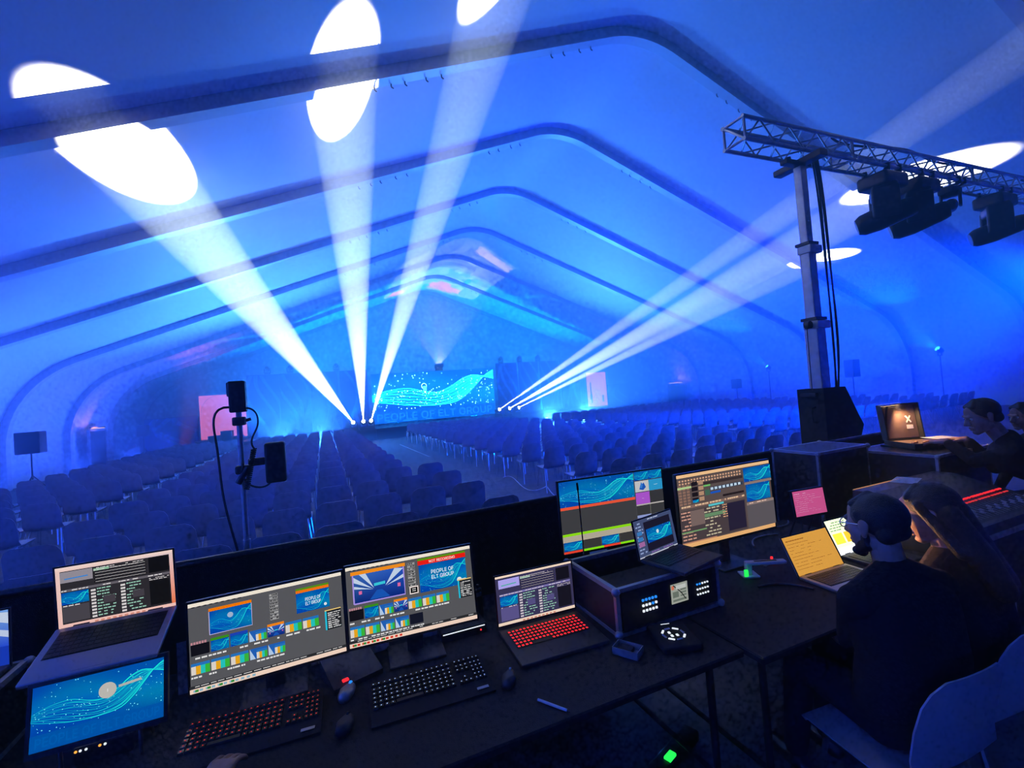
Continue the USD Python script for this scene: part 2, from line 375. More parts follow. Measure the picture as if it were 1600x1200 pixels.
def uigrid(c, u0, v0, u1, v1, cols, rows, col, fill=.7):
    R = []
    for i in range(cols):
        for j in range(rows):
            du, dv = (u1 - u0) / cols, (v1 - v0) / rows; R.append((u0 + i * du, v0 + j * dv, u0 + (i + fill) * du, v0 + (j + fill) * dv))
    c.rects(R, col)

# ------------------------------------------------------------------ makers
def monitor(name, label, cat, loc, yaw, tilt, W, H, canvas, zb, group=None, stand='t', rim=0.008):
    """a flat screen on a stand; loc = the spot on the table under the middle of its face, zb = height of its lower edge above that"""
    t = thing(name, label, cat, loc, yaw, group)
    R = lambda m: T(T(m, rx=-tilt), (0, 0, zb))
    obj('housing', R(cat_(rbox(-W / 2 - rim, 0.001, -rim - .006, W / 2 + rim, .022, H + rim, .004), rbox(-W * .32, .02, H * .2, W * .32, .045, H * .75, .01))), M['black'], t)
    me, c = canvas.mesh(); obj('screen', R(me), M['screen'], t, False, col=c)
    obj('bezel', R(cat_(box(-W / 2 - rim, -.002, -rim - .006, W / 2 + rim, .002, 0), box(-W / 2 - rim, -.002, H, W / 2 + rim, .002, H + rim), box(-W / 2 - rim, -.002, 0, -W / 2, .002, H), box(W / 2, -.002, 0, W / 2 + rim, .002, H))), M['black'], t, False)
    yb = H * .45 * math.sin(tilt) + .05
    if stand == 't':
        obj('stand_neck', rbox(-.035, yb, .006, .035, yb + .02, zb + H * .5, .006), M['dark'], t)
        obj('stand_base', rbox(-.12, yb - .1, 0, .12, yb + .09, .012, .005), M['dark'], t)
    else:
        for s in (-1, 1):
            obj('rear_leg', cyl((s * W * .3, yb + .06, .004), (s * W * .3, .02, zb + H * .4), .006), M['dark'], t)
            obj('front_leg', cyl((s * W * .3, .012, .003), (s * W * .3, .01, zb), .006), M['dark'], t)
    return t
def laptop(name, label, loc, yaw, tilt, W, H, canvas, depth=.25, pitch=0.0, shell='dark', keys=None, group=None, rim=.006, legends=None, rows=6, cols=15, hinge=.012, cat='laptop'):
    """loc = middle of the hinge on the surface it lies on; the lid leans back by tilt, the base slopes down to the front by pitch"""
    t = thing(name, label, cat, loc, yaw, group)
    B = lambda m: T(m, rx=pitch)
    w = W / 2 + rim
    obj('base', B(rbox(-w, -depth, 0, w, .004, .017, .005)), M[shell], t)
    kx, k0, k1 = W * .44, -depth * .60, -depth * .10
    obj('keyboard_tray', B(box(-kx - .004, k0 - .004, .0165, kx + .004, k1 + .004, .0176)), M['black'], t, False)
    ks, ls = [], []
    for i in range(cols):
        for j in range(rows):
            x0 = -kx + 2 * kx * i / cols; y0 = k0 + (k1 - k0) * j / rows; dx, dy = 2 * kx / cols, (k1 - k0) / rows
            if j == 0 and 4 <= i <= 8: 
                if i == 4: ks.append(box(x0 + .001, y0 + .001, .0174, x0 + 5 * dx - .001, y0 + dy - .001, .0195))
                continue
            ks.append(box(x0 + .001, y0 + .001, .0174, x0 + dx - .001, y0 + dy - .001, .0195))
            ls.append(box(x0 + dx * .22, y0 + dy * .25, .0194, x0 + dx * .78, y0 + dy * .72, .0197))
    obj('keys', B(cat_(*ks)), M['black'], t, False, kind='stuff')
    if legends: obj('lit_key_legends', B(cat_(*ls)), M[legends], t, False, kind='stuff')
    obj('touchpad', B(rbox(-.055, -depth * .95, .0165, .055, -depth * .66, .0176, .0005, 4)), M[shell], t)
    L = lambda m: T(T(m, rx=-tilt), (0, .006, hinge))
    obj('lid', L(rbox(-w, .001, -.006, w, .008, H + rim, .003)), M[shell], t)
    me, c = canvas.mesh(); obj('screen', L(me), M['screen'], t, False, col=c)
    obj('bezel', L(cat_(box(-w, -.001, -.006, w, .002, 0), box(-w, -.001, H, w, .002, H + rim), box(-w, -.001, 0, -W / 2, .002, H), box(W / 2, -.001, 0, w, .002, H))), M['black'], t, False)
    for s in (-1, 1): obj('hinge', cyl((s * W * .38, .004, .012), (s * W * .25, .004, .012), .006), M['black'], t)
    return t
def keyboard(name, label, loc, yaw, legends, badge=True):
    t = thing(name, label, 'keyboard', loc, yaw)
    W, D = .45, .17
    body = prism([(0, 0), (D + .05, 0), (D + .05, .03), (.06, .016), (0, .008)], W)
    body = T(T(body, rx=math.pi / 2), (0, 0, 0), rz=math.pi / 2); b = body.bounds
    body.apply_translation([-(b[0][0] + b[1][0]) / 2, -(b[0][1]) - .06, 0])
    obj('body', body, M['matte'], t, False)
    slope = math.atan2(.014, D - .01); ks, ls = [], []
    blocks = [(-.215, 15, .0205), (.105, 3, .019), (.1655, 3, .0165)]
    for x0, n, dx in blocks:
        for i in range(n):
            for j in range(6):
                if n == 3 and x0 < .15 and (j in (2,) or (j == 1 and i != 1)): continue
                if n == 15 and j == 0 and 4 <= i <= 8:
                    if i == 4: ks.append((x0 + i * dx, 5 * dx, j, False))
                    continue
                ks.append((x0 + i * dx, dx, j, True))
    km = []
    for x, w, j, leg in ks:
        y = .012 + j * .0235 + (.006 if j == 5 else 0); z = .0172 + (y) * math.tan(slope) * .95
        top = m3.Manifold.batch_hull([m3.Manifold.cube((w - .002, .021, .001)).translate((x + .001, y, z)), m3.Manifold.cube((w - .006, .016, .001)).translate((x + .003, y + .003, z + .006))])
        km.append(tm(top))
        if leg: ls.append(box(x + w * (.36 if (j * 7 + int(x * 997)) % 3 else .44), y + .009, z + .0068, x + w * .58, y + .0135, z + .0073))
    obj('keys', cat_(*km), M['black'], t, False, kind='stuff')
    obj('lit_key_legends', cat_(*ls), M[legends], t, False, kind='stuff')
    if badge: obj('badge', box(.16, -.04, .0125, .205, -.025, .0145), M['steel'], t, False, label='pale rectangular badge on the palm rest')
    return t
def mouse(name, label, loc, yaw, mt='dark', led=None):
    t = thing(name, label, 'computer mouse', loc, yaw)
    body = tm(m3.Manifold.batch_hull([m3.Manifold.sphere(.02, 16).translate((0, .03, .014)), m3.Manifold.sphere(.024, 16).translate((0, -.025, .014)), m3.Manifold.sphere(.018, 16).translate((.012, 0, .018)), m3.Manifold.sphere(.018, 16).translate((-.012, 0, .018))]).trim_by_plane((0, 0, 1), 0))
    obj('body', body, M[mt], t, 50)
    obj('wheel', T(cyl((-.004, 0, 0), (.004, 0, 0), .009), (0, .032, .031)), M[led] if led else M['black'], t)
    return t

# ------------------------------------------------------------------ stage
SX0, SX1, SY = -5.0, 4.2, 25.6
deck = thing('stage', 'low dark stage deck with a set of black skirts in front of the LED wall', 'stage', (0, 0, 0))
for i in range(10):
    x0 = -10.97 + i * 2.13
    obj('deck_panel', rbox(x0 + .01, SY, .50, x0 + 2.12, 30.4, .60, .01), M['deck'], deck)
    obj('skirt_panel', box(x0 + .01, SY + .02, 0, x0 + 2.12, SY + .05, .5), M['cloth'], deck, False)

LW, LH = 7.9, 3.05
led = thing('stage_screen', 'large LED screen with a turquoise wave over faint letters, middle of the stage', 'LED screen', (-.42, 29.0, .605))
c = Canvas(LW, LH, .0015)
c.rect(0, 0, 1, 1, (0, 95, 200))
wave(c, 0, .235, 1, 1, 22, 5, .0042, 260, 1.0, .62)
c.rect(0, 0, 1, .235, (0, 52, 122))
c.text('PEOPLE OF ELT GROUP', .02, .045, .14, (8, 72, 146), True, .95)
c.rects([(.10, .02, .17, .03), (.22, .02, .33, .03), (.40, .02, .46, .03)], (20, 95, 170))
c.ring(.405, .70, .16, .05, (130, 185, 225)); c.rect(.395, .60, .425, .70, (60, 220, 220)); c.disc(.41, .575, .05, (225, 235, 240))
c.place(led, 'led', (0, -.06, .10), gain=9.0)
for i in range(8):
    for j in range(3): obj('cabinet_panel', box(-LW / 2 + i * LW / 8 + .004, -.05, .10 + j * LH / 3 + .004, -LW / 2 + (i + 1) * LW / 8 - .004, .05, .10 + (j + 1) * LH / 3 - .004), M['black'], led, False)
obj('support_frame', cat_(*[cyl((x, .2, 0), (x, .2, 3.1), .03) for x in (-3.6, -1.2, 1.2, 3.6)], *[cyl((-3.8, .2, z), (3.8, .2, z), .03) for z in (.3, 1.7, 3.0)], *[box(x - .02, .04, 0, x + .02, .22, .04) for x in (-3.6, -1.2, 1.2, 3.6)]), M['alu_dark'], led)

def wing_print(c, seed):
    r = random.Random(seed)
    c.field(0, 0, 1, 1, lambda a, b: V([18, 66, 165]) + V([4, 10, 20]) * (a + b), 6, 10)
    for q in range(3):
        a0 = r.uniform(.0, .3) + q * .25; x = np.linspace(0, 1, 24)
        for d in range(4):
            y = 1 - x; px = a0 + .22 * np.sin(x * 5 + q + seed) + .25 * x + d * .03
            ok = (px > .01) & (px < .99)
            if ok.sum() > 3: c.line(np.c_[px[ok], np.clip(y[ok], .01, .99)], c.W * (.035 - d * .006), (110 + 12 * d, 170 + 12 * d, 250))
def wing(name, label, x0, x1, n, seed, y=29.0, h=3.75):
    t = thing(name, label, 'backdrop', (0, 0, .6))
    w = (x1 - x0) / n; ang = .16
    for i in range(n):
        c = Canvas(w, h - .3, .001); wing_print(c, seed + i)
        p = UsdGeom.Xform.Define(stage, numbered(str(t.GetPath()), 'backdrop_panel')); 
        p.AddTranslateOp().Set(Gf.Vec3d(x0 + w * (i + .5), y, 0)); p.AddRotateZOp().Set(math.degrees(ang))
        P = p.GetPrim()
        obj('panel_frame', box(-w / 2, 0, 0, w / 2, .05, h - .3), M['black'], P, False)
        me, cc = c.mesh(); obj('printed_cloth', T(me, (0, -.002, 0)), M['print'], P, False, col=cc)
        obj('foot', cat_(box(-w / 2 + .1, .05, 0, -w / 2 + .16, .7, .05), box(w / 2 - .16, .05, 0, w / 2 - .1, .7, .05)), M['black'], P, False)
    return t
wing('stage_wing', 'tall blue backdrop wing printed with pale swirls, left of the LED wall', -10.95, -4.55, 4, 3)
wing('stage_wing', 'tall blue backdrop wing printed with pale swirls, right of the LED wall', 3.75, 10.3, 4, 9)

def small_head(loc, label, aim, group):
    """a small moving lamp sitting on top of a wing"""
    t = thing('wing_spotlight', label, 'stage light', loc, 0, group)
    obj('base', rbox(-.14, -.12, 0, .14, .12, .1, .02), M['black'], t)
    obj('yoke', cat_(rbox(-.17, -.05, .1, -.13, .05, .34, .01), rbox(.13, -.05, .1, .17, .05, .34, .01), rbox(-.17, -.05, .09, .17, .05, .12, .01)), M['black'], t)
    obj('head', T(cat_(lathe([(0, -.16), (.09, -.15), (.12, 0), (.1, .14), (0, .15)], 16)), (0, 0, .3), rx=aim), M['black'], t, 40)
    return t
for i, (x, w) in enumerate([(-9.92, 'outermost'), (-8.76, 'second'), (-6.29, 'third')]): small_head((x, 29.06, 4.06), 'small dark stage light standing on the left wing, %s from the outside' % w, 1.1, None)
for i, (x, w) in enumerate([(4.2, 'nearest the LED wall'), (5.6, 'second from the LED wall'), (7.0, 'third from the LED wall')]): small_head((x, 29.06, 4.06), 'small dark stage light standing on the right wing, %s' % w, 1.1, None)

def side_screen(label, x0, x1, z0, z1, left, y=28.4):
    t = thing('side_screen', label, 'LED screen', ((x0 + x1) / 2, y, z0))
    W, H = x1 - x0, z1 - z0
    c = Canvas(W, H, .0015)
    c.grad(0, 0, 1, 1, (238, 120, 175), (240, 130, 180), (236, 128, 190), (244, 140, 190))
    a = np.linspace(math.pi / 2, math.pi, 20)
    if left:
        c.line(np.c_[.38 + .34 * np.cos(a), .62 + .36 * np.sin(a)], .035, (190, 95, 165)); c.line(np.c_[.55 + .3 * np.cos(a), .38 + .4 * np.sin(a)], .03, (215, 110, 175)); c.line([(.25, .05), (.25, .38)], .03, (215, 110, 175))
    else:
        c.line(np.c_[.55 - .4 * np.cos(a), .6 + .36 * np.sin(a)], .04, (190, 95, 170)); c.line([(.95, .1), (.95, .6)], .03, (190, 95, 170))
        c.rects([(.16, .35, .22, .72), (.14, .22, .24, .36), (.18, .10, .23, .22)], (60, 55, 140)); c.rect(.74, .12, .84, .32, (80, 60, 150)); c.rect(.12, .10, .17, .2, (255, 215, 225))
        r = np.random.default_rng(4); c.dots(np.c_[.3 + .36 * r.random(46), .1 + .36 * r.random(46)], .03, (255, 220, 210)); c.dots(np.c_[.3 + .36 * r.random(20), .12 + .4 * r.random(20)], .03, (110, 60, 110))
    c.place(t, 'led', (0, -.055, 0), gain=1.3)
    for i in range(2):
        for j in range(2): obj('cabinet_panel', box(-W / 2 + i * W / 2, -.05, j * H / 2, -W / 2 + (i + 1) * W / 2 - .004, .05, (j + 1) * H / 2 - .004), M['black'], t, False)
    obj('stand', cat_(*[cat_(box(x - .03, .02, -z0, x + .03, .08, H), box(x - .05, -.4, -z0, x + .05, .5, -z0 + .06)) for x in (-W * .35, W * .35)]), M['black'], t, False)
    return t
side_screen('pink LED side screen left of the left stage wing', -13.1, -10.98, .75, 3.05, True)
side_screen('pink LED side screen right of the right stage wing', 10.4, 12.05, .55, 3.0, False)
def road_case(label, loc, W, D, H, rz=0.0, cat='road case', group=None, name='road_case', open_top=False):
    t = thing(name, label, cat, loc, rz, group)
    if open_top:
        th = .012
        obj('shell', cat_(box(-W / 2, -D / 2, 0, W / 2, D / 2, th), box(-W / 2, -D / 2, th, -W / 2 + th, D / 2, H), box(W / 2 - th, -D / 2, th, W / 2, D / 2, H), box(-W / 2 + th, D / 2 - th, th, W / 2 - th, D / 2, H)), M['casewood'], t, False)
    else: obj('shell', rbox(-W / 2, -D / 2, 0, W / 2, D / 2, H, .006, 4), M['casewood'], t, 30)
    e = .018; E = []
    for x in (-W / 2, W / 2):
        for y in (-D / 2, D / 2): E.append(box(x - e * (x > 0) - .002 * (x < 0), y - e * (y > 0) - .002 * (y < 0), 0, x + e * (x < 0) + .002 * (x > 0), y + e * (y < 0) + .002 * (y > 0), H + .002))
    for z in (0, H):
        for x in (-W / 2, W / 2): E.append(box(x - e * (x > 0) - .002 * (x < 0), -D / 2, z - e * (z > 0), x + e * (x < 0) + .002 * (x > 0), D / 2, z + e * (z == 0) + .003 * (z > 0)))
        for y in (-D / 2, D / 2): E.append(box(-W / 2, y - e * (y > 0) - .002 * (y < 0), z - e * (z > 0), W / 2, y + e * (y < 0) + .002 * (y > 0), z + e * (z == 0) + .003 * (z > 0)))
    obj('edge_trim', cat_(*E), M['alu_dark'], t, False)
    for x in (-W / 2, W / 2):
        for y in (-D / 2, D / 2):
            for z in (.014, H - .008): obj('ball_corner', T(trimesh.creation.icosphere(1, .02), (x, y, z)), M['alu_dark'], t)
    for s in (() if open_top else (-1, 1)):
        obj('latch', cat_(box(s * W * .25 - .05, -D / 2 - .008, H * .5 - .05, s * W * .25 + .05, -D / 2, H * .5 + .05), box(s * W * .25 - .02, -D / 2 - .014, H * .5 - .015, s * W * .25 + .02, -D / 2 - .006, H * .5 + .03)), M['alu_dark'], t, False)
    return t
for i, (x, w, h, l) in enumerate([(-12.84, .5, .75, 'low'), (-12.28, .5, .95, 'tallest'), (-11.74, .48, 1.15, 'middle'), (-11.24, .40, .85, 'last')]):
    road_case('dark road case standing in front of the left pink screen, %s of the row' % ['leftmost', 'second', 'third', 'rightmost'][i], (x, 27.3, 0), w, .6, h)

def floor_lamp(loc, target, half, label):
    """white beam lamp: base, yoke, head with a lens, and its own light"""
    t = thing('beam_light', label, 'moving head light', loc)
    d = V(target, dtype=float) - V(loc) - V([0, 0, .38]); L = np.linalg.norm(d); d /= L
    obj('base', rbox(-.2, -.18, 0, .2, .18, .12, .03), M['black'], t)
    yaw = math.atan2(d[1], d[0]) + math.pi / 2
    obj('yoke', T(cat_(rbox(-.2, -.06, .12, .2, .06, .16, .015), rbox(-.2, -.05, .14, -.16, .05, .46, .015), rbox(.16, -.05, .14, .2, .05, .46, .015)), rz=yaw), M['black'], t)
    R = trimesh.geometry.align_vectors([0, 0, 1], d); R[:3, 3] = [0, 0, .38]
    h = lathe([(0, -.2), (.1, -.19), (.135, -.08), (.14, .1), (.125, .22), (.11, .23), (.105, .2), (0, .2)], 20); h.apply_transform(R); obj('head', h, M['black'], t, 40)
    l = lathe([(0, .2), (.1, .203), (.1, .206), (0, .206)], 20); l.apply_transform(R); obj('lens', l, M['lens'], t, False)
    spot(t, 'lamp_light', V([0, 0, .38]) + d * .25, V([0, 0, .38]) + d * 3, BEAM_POWER, BEAM_COLOR, half, .12, .03)
    return t
LAMPS = [(-5.67, 26.0, 1.10), (-5.18, 26.0, .99), (-4.81, 26.0, 1.06), (2.6, 26.0, 1.10), (3.23, 26.0, 1.09), (3.82, 26.0, 1.08)]
AIM = [(-9.70, 9.45, 6.13), (-6.47, 8.6, 7.36), (-4.25, 5.9, 8.21), (5.1, 1.9, 7.9), (8.03, 7.4, 6.77), (10.12, 11.1, 5.97)]
HALF = [2.35, 1.9, 1.5, 1.04, 1.95, 1.37]
for i in range(6):
    side = 'left' if i < 3 else 'right'; pos = ['left', 'middle', 'right'][i % 3]
    b = V(LAMPS[i]); floor_lamp((b[0], b[1], .6), AIM[i], HALF[i], 'moving head throwing a white beam, %s one of the %s trio on the stage' % (pos, side))

def par(loc, aim, half, power, color, label, lens, name='wash_light', stand=0.0, soft=1.0, group=None, lens_r=.09):
    t = thing(name, label, 'stage light', loc, 0, group)
    z = stand + .22
    d = V(aim, dtype=float) - V(loc) - V([0, 0, z]); d /= np.linalg.norm(d)
    if stand:
        obj('stand', cat_(cyl((0, 0, .35), (0, 0, stand), .018), *[cyl((0, 0, .45), (.45 * math.cos(a), .45 * math.sin(a), .015), .012) for a in (.5, 2.6, 4.7)]), M['black'], t)
    obj('bracket', cat_(rbox(-.13, -.03, stand - .02, .13, .03, stand + .01, .005), rbox(-.135, -.02, stand, -.115, .02, z + .03, .005), rbox(.115, -.02, stand, .135, .02, z + .03, .005)), M['black'], t)
    R = trimesh.geometry.align_vectors([0, 0, 1], d); R[:3, 3] = [0, 0, z]
    h = lathe([(0, -.14), (.08, -.13), (.105, -.05), (.11, .1), (.1, .105), (.095, .08), (0, .08)], 18); h.apply_transform(R); obj('can', h, M['black'], t, 40)
    l = lathe([(0, .08), (lens_r, .083), (lens_r, .088), (0, .088)], 18); l.apply_transform(R); obj('lens', l, M[lens], t, False)
    if power: spot(t, 'lamp_light', V([0, 0, z]) + d * .13, V([0, 0, z]) + d * 3, power, color, half, soft, .06)
    return t
# blue wash lights on stands along the right wall (the two the picture shows) and on the floor along the walls
par((15.6, 17.9, 0), (11.0, 19.2, 6.2), 30, WASH_POWER, WASH_COLOR, 'blue wash light on a stand by the right wall, farther one', 'blue_lens', stand=2.05, lens_r=.1)
par((15.6, 10.3, 0), (10.6, 12.2, 6.0), 34, WASH_POWER * 1.2, WASH_COLOR, 'blue wash light on a stand by the right wall, nearer one', 'blue_lens', stand=2.1, lens_r=.1)
WORDS = ['first', 'second', 'third', 'fourth', 'fifth', 'sixth', 'seventh', 'eighth', 'ninth', 'tenth', 'eleventh', 'twelfth', 'thirteenth', 'fourteenth', 'fifteenth', 'sixteenth', 'seventeenth', 'eighteenth', 'nineteenth', 'twentieth']
for s, side in ((-1, 'left'), (1, 'right')):
    for i in range(9):
        y = 26.3 - 4.1 * i
        par((s * 13.9, y, 0), (s * 15.8, y - .4, 3.8), 76, UP_POWER * (2.4 if i > 6 else (.75, .4)[s > 0]), UP_COLOR[s], 'blue uplight on the floor by the %s tent wall, %s from the stage' % (side, WORDS[i]), 'blue_lens', name='floor_uplight')
for i, x in enumerate((-9.2, -7.4, 5.4, 8.0)):
    par((x, 25.2, 0), (x * .8, 7.5, 9.0), 62, FLOOD_POWER, FLOOD_COLOR, 'blue flood on the floor against the stage front, %s from the left' % WORDS[i], 'blue_lens', name='floor_flood')
for i, (x, y, tx, ty) in enumerate([(-13.6, 26.6, -12.4, 25.6), (-13.6, 27.6, -12.8, 28.4)]):
    par((x, y, 0), (tx, ty, 5.0), 17, 420, (1.0, .22, .55), 'small pink uplight on the floor left of the left pink screen, %s one' % ('nearer', 'farther')[i], 'pink_lens', name='pink_uplight', lens_r=.05)
# azure wash at the foot of the wings and behind the set
for i, (x, d) in enumerate([(-10.6, 'outermost left'), (-9.05, 'second from the left'), (-7.45, 'third from the left'), (-5.9, 'fourth from the left'), (5.6, 'fourth from the right'), (7.1, 'third from the right'), (8.7, 'second from the right'), (10.1, 'outermost right')]):
    par((x, 28.45, .6), (x + .25, 29.3, 3.0), 45, 75, (0.0, 0.40, 1.0), 'small azure uplight on the stage at the foot of a wing, %s' % d, 'azure_lens', name='wing_uplight', lens_r=.06)
for i, x in enumerate((-8.2, -2.6, 2.6, 8.2)):
    par((x, 30.9, 0), (x * .75, 27.0, 9.0), 60, STAGE_WASH, STAGE_COLOR, 'azure wash light on the floor behind the stage set, number %s from the left' % ['one', 'two', 'three', 'four'][i], 'azure_lens', name='back_light')

# a picture projector lying on the stage floor throws a patterned slide onto the ridge of the roof
pj = thing('projector', 'slide projector on a post behind the LED screen pointing up at the roof ridge', 'projector', (0, 29.45, 3.75))
obj('support_post', cat_(cyl((-.18, 0, -3.15), (-.18, 0, 0), .03), cyl((.18, 0, -3.15), (.18, 0, 0), .03), box(-.3, -.1, -3.15, .3, .4, -3.12), box(-.23, -.2, -.03, .23, .2, 0)), M['black'], pj, False)
obj('hood', cat_(box(-.23, -.33, .25, .23, -.32, .46), box(-.23, .22, .25, .23, .23, .46), box(-.23, -.33, .25, -.22, .22, .46), box(.22, -.33, .25, .23, .22, .46)), M['black'], pj, False)
obj('body', rbox(-.22, -.2, .02, .22, .2, .26, .03), M['black'], pj)
obj('foot', cat_(*[cyl((x, y, 0), (x, y, .03), .02) for x in (-.17, .17) for y in (-.15, .15)]), M['black'], pj)

# ------------------------------------------------------------------ banners, doors and loudspeakers along the walls
def banner(label, x, y):
    t = thing('banner', label, 'banner', (x, y, 0))
    c = Canvas(2.5, 1.85, .002); wing_print(c, int(abs(x)))
    c.disc(.55, .80, .13, (95, 150, 225)); c.rects([(.50, .62, .68, .66), (.52, .56, .66, .59)], (70, 120, 205))
    me, cc = c.mesh(); obj('printed_cloth', T(me, (0, -.03, .2)), M['print'], t, False, col=cc)
    obj('frame', cat_(box(-1.26, -.025, .18, 1.26, .02, 2.07), box(-1.2, -.35, 0, -1.1, .35, .05), box(1.1, -.35, 0, 1.2, .35, .05), box(-1.2, -.03, .05, -1.1, .02, .2), box(1.1, -.03, .05, 1.2, .02, .2)), M['black'], t, False)
banner('dark blue printed banner with a round emblem by the gable, left of the stage', -15.1, 31.4)
banner('dark blue printed banner with a round emblem by the gable, right of the stage', 14.9, 31.4)
def door(n, x, y0, y1, h, label):
    s = -1 if x > 0 else 1
    t = thing('door_%d' % n, label, 'door', (x, 0, 0), kind='structure')
    obj('door_leaf', box(0, y0 + .06, .01, s * .06, y1 - .06, h - .07), M['dark'], t, False)
    obj('door_frame', cat_(box(0, y0, 0, s * .1, y0 + .06, h), box(0, y1 - .06, 0, s * .1, y1, h), box(0, y0 + .06, h - .07, s * .1, y1 - .06, h)), M['alu_dark'], t, False)
    obj('door_handle', cat_(cyl((s * .06, y0 + .18, 1.0), (s * .11, y0 + .18, 1.0), .012), cyl((s * .11, y0 + .17, 1.0), (s * .11, y0 + .32, 1.0), .012)), M['chrome'], t)
    return t
door(1, -16.60, 25.3, 27.0, 1.75, 'dark double door in the left tent wall under a warm light')
door(2, 16.60, 25.2, 27.1, 1.75, 'dark door in the right tent wall under a warm light')
def bulkhead(x, y, z, label, pw):
    s = -1 if x > 0 else 1
    t = thing('wall_lamp', label, 'wall lamp', (x, y, z))
    obj('housing', box(0, -.7, 0, s * .08, .7, .05), M['dark'], t, False)
    obj('tube', cyl((s * .05, -.65, -.02), (s * .05, .65, -.02), .018), M['warm_bar'], t)
    spot(t, 'lamp_light', (s * .25, 0, .05), (0, -.8, .6), pw, (1.0, .42, .34), 75, 1.0, .05)
bulkhead(-16.58, 26.2, 1.82, 'pinkish tube lamp over the left door', 9)
bulkhead(16.58, 26.2, 1.82, 'pinkish tube lamp over the right door', 7)
def speaker(loc, zt, label, W=.42, H=.55, rz=0.0):
    t = thing('loudspeaker', label, 'loudspeaker', loc, rz)
    obj('cabinet', rbox(-W / 2, -.2, zt - H, W / 2, .2, zt, .02), M['black'], t)
    obj('grille', rbox(-W / 2 + .03, -.215, zt - H + .03, W / 2 - .03, -.198, zt - .03, .006), M['matte'], t)
    obj('pole', cyl((0, 0, .5), (0, 0, zt - H), .02), M['black'], t)
    for a in (.5, 2.6, 4.7): obj('tripod_leg', cyl((0, 0, .62), (.45 * math.cos(a), .45 * math.sin(a), .012), .012), M['black'], t)
speaker((-14.9, 17.4, 0), 1.86, 'loudspeaker on a tripod by the left wall, nearest the desk', .55, .62)
speaker((-15.6, 28.6, 0), 1.75, 'loudspeaker on a tripod left of the stage near the dark banner')
speaker((15.4, 25.0, 0), 1.75, 'loudspeaker on a tripod by the right wall before the far door')
speaker((15.5, 20.0, 0), 1.75, 'loudspeaker on a tripod by the right wall below the farther blue wash light')
speaker((15.6, 13.6, 0), 2.25, 'loudspeaker on a tall tripod by the right wall beside the lifting tower', .5, .8)

# ------------------------------------------------------------------ chairs
def shell_sheet():
    """moulded seat and back in one curved sheet: grid along the length (front edge, seat, bend, back, top)"""
    prof = [(.22, .415), (.215, .445), (.17, .452), (.05, .44), (-.08, .43), (-.16, .44), (-.205, .49), (-.225, .56), (-.245, .66), (-.265, .75), (-.275, .80), (-.278, .83)]
    half = [.175, .2, .215, .222, .222, .22, .218, .218, .216, .208, .185, .13]
    curl = [.0, .0, .006, .014, .016, .014, .02, .028, .03, .026, .018, .008]
    n = 7; v = []
    for off in (0, 1):
        for (y, z), h, k in zip(prof, half, curl):
            for s in np.linspace(-1, 1, n):
                up = k * s * s
                v.append((h * s, y + (up if z > .5 else 0) - off * (.006 if z > .5 else 0), z + (up if z <= .5 else 0) - off * (.006 if z <= .5 else 0)))
    m = len(prof); S = m * n; f = []
    for i in range(m - 1):
        for j in range(n - 1):
            a, b, c, d = i * n + j, i * n + j + 1, (i + 1) * n + j + 1, (i + 1) * n + j
            f += [[a, c, b], [a, d, c], [S + a, S + b, S + c], [S + a, S + c, S + d]]
    rim = [i for i in range(n)] + [i * n + n - 1 for i in range(1, m)] + [(m - 1) * n + j for j in range(n - 2, -1, -1)] + [i * n for i in range(m - 2, 0, -1)]
    for a, b in zip(rim, rim[1:] + rim[:1]): f += [[a, b, S + b], [a, S + b, S + a]]
    return trimesh.Trimesh(v, f, process=False)
def make_chair(loc, rz, label, group, shell='chair'):
    t = thing('moulded_chair', label, 'chair', loc, rz, group)
    obj('shell', shell_sheet(), M[shell], t, 50)
    for sx in (-1, 1):
        for sy, yt in ((.2, .13), (-.24, -.12)): obj('leg', cyl((sx * .17, yt, .425), (sx * .215, sy, 0), .011, None, 6), M['chrome'], t)
    obj('under_frame', cat_(cyl((-.17, .13, .422), (.17, .13, .422), .009, None, 6), cyl((-.17, -.12, .422), (.17, -.12, .422), .009, None, 6), cyl((-.19, .13, .418), (-.19, -.12, .418), .009, None, 6), cyl((.19, .13, .418), (.19, -.12, .418), .009, None, 6)), M['chrome'], t)
    return t
seats = []
R_ = random.Random(3)
for j in range(19):
    y = 4.67 + 1.07 * j
    for k in range(9):
        if k == 0 and j >= 4: continue
        seats.append((-5.55 - .51 * k, y, 'left', j + 1, k + 1))
    for k in range(5): seats.append((-10.95 - .51 * k, y, 'far left', j + 1, k + 1))
    if j < 18:
        for k in range(9): seats.append((.9 - .515 * k, y - .02, 'middle', j + 1, 9 - k))
    if 3 <= j <= 14:
        for k in range(18): seats.append((3.2 + .515 * k, y + .3, 'right', j + 1, k + 1))
def see(P):
    d = V(P) - CAM; return d @ _f, d @ _r, d @ _u
front = []
for s in seats:
    d, r, u = see((s[0], s[1], .8))
    if d > .5 and abs(r / d * FPX) < 820: front.append((d, s))
front.sort(key=lambda q: q[0])
near, far = [s for _, s in front[:300]], [s for _, s in front[300:]]
jit = {}
chair0 = None
for (x, y, b, row, seat) in near:
    rz = math.radians(R_.uniform(-3, 3)); x += R_.uniform(-.012, .012); y += R_.uniform(-.03, .03)
    lb = 'moulded chair, %s block, %s row from the desk, %s seat from the %s' % (b, WORDS[row - 1], WORDS[seat - 1], 'aisle' if b != 'far left' else 'side aisle')
    if chair0 is None: chair0 = make_chair((x, y, 0), rz, lb, 'chairs in rows for the audience')
    else: copy_of(chair0, (x, y, 0), rz, lb)
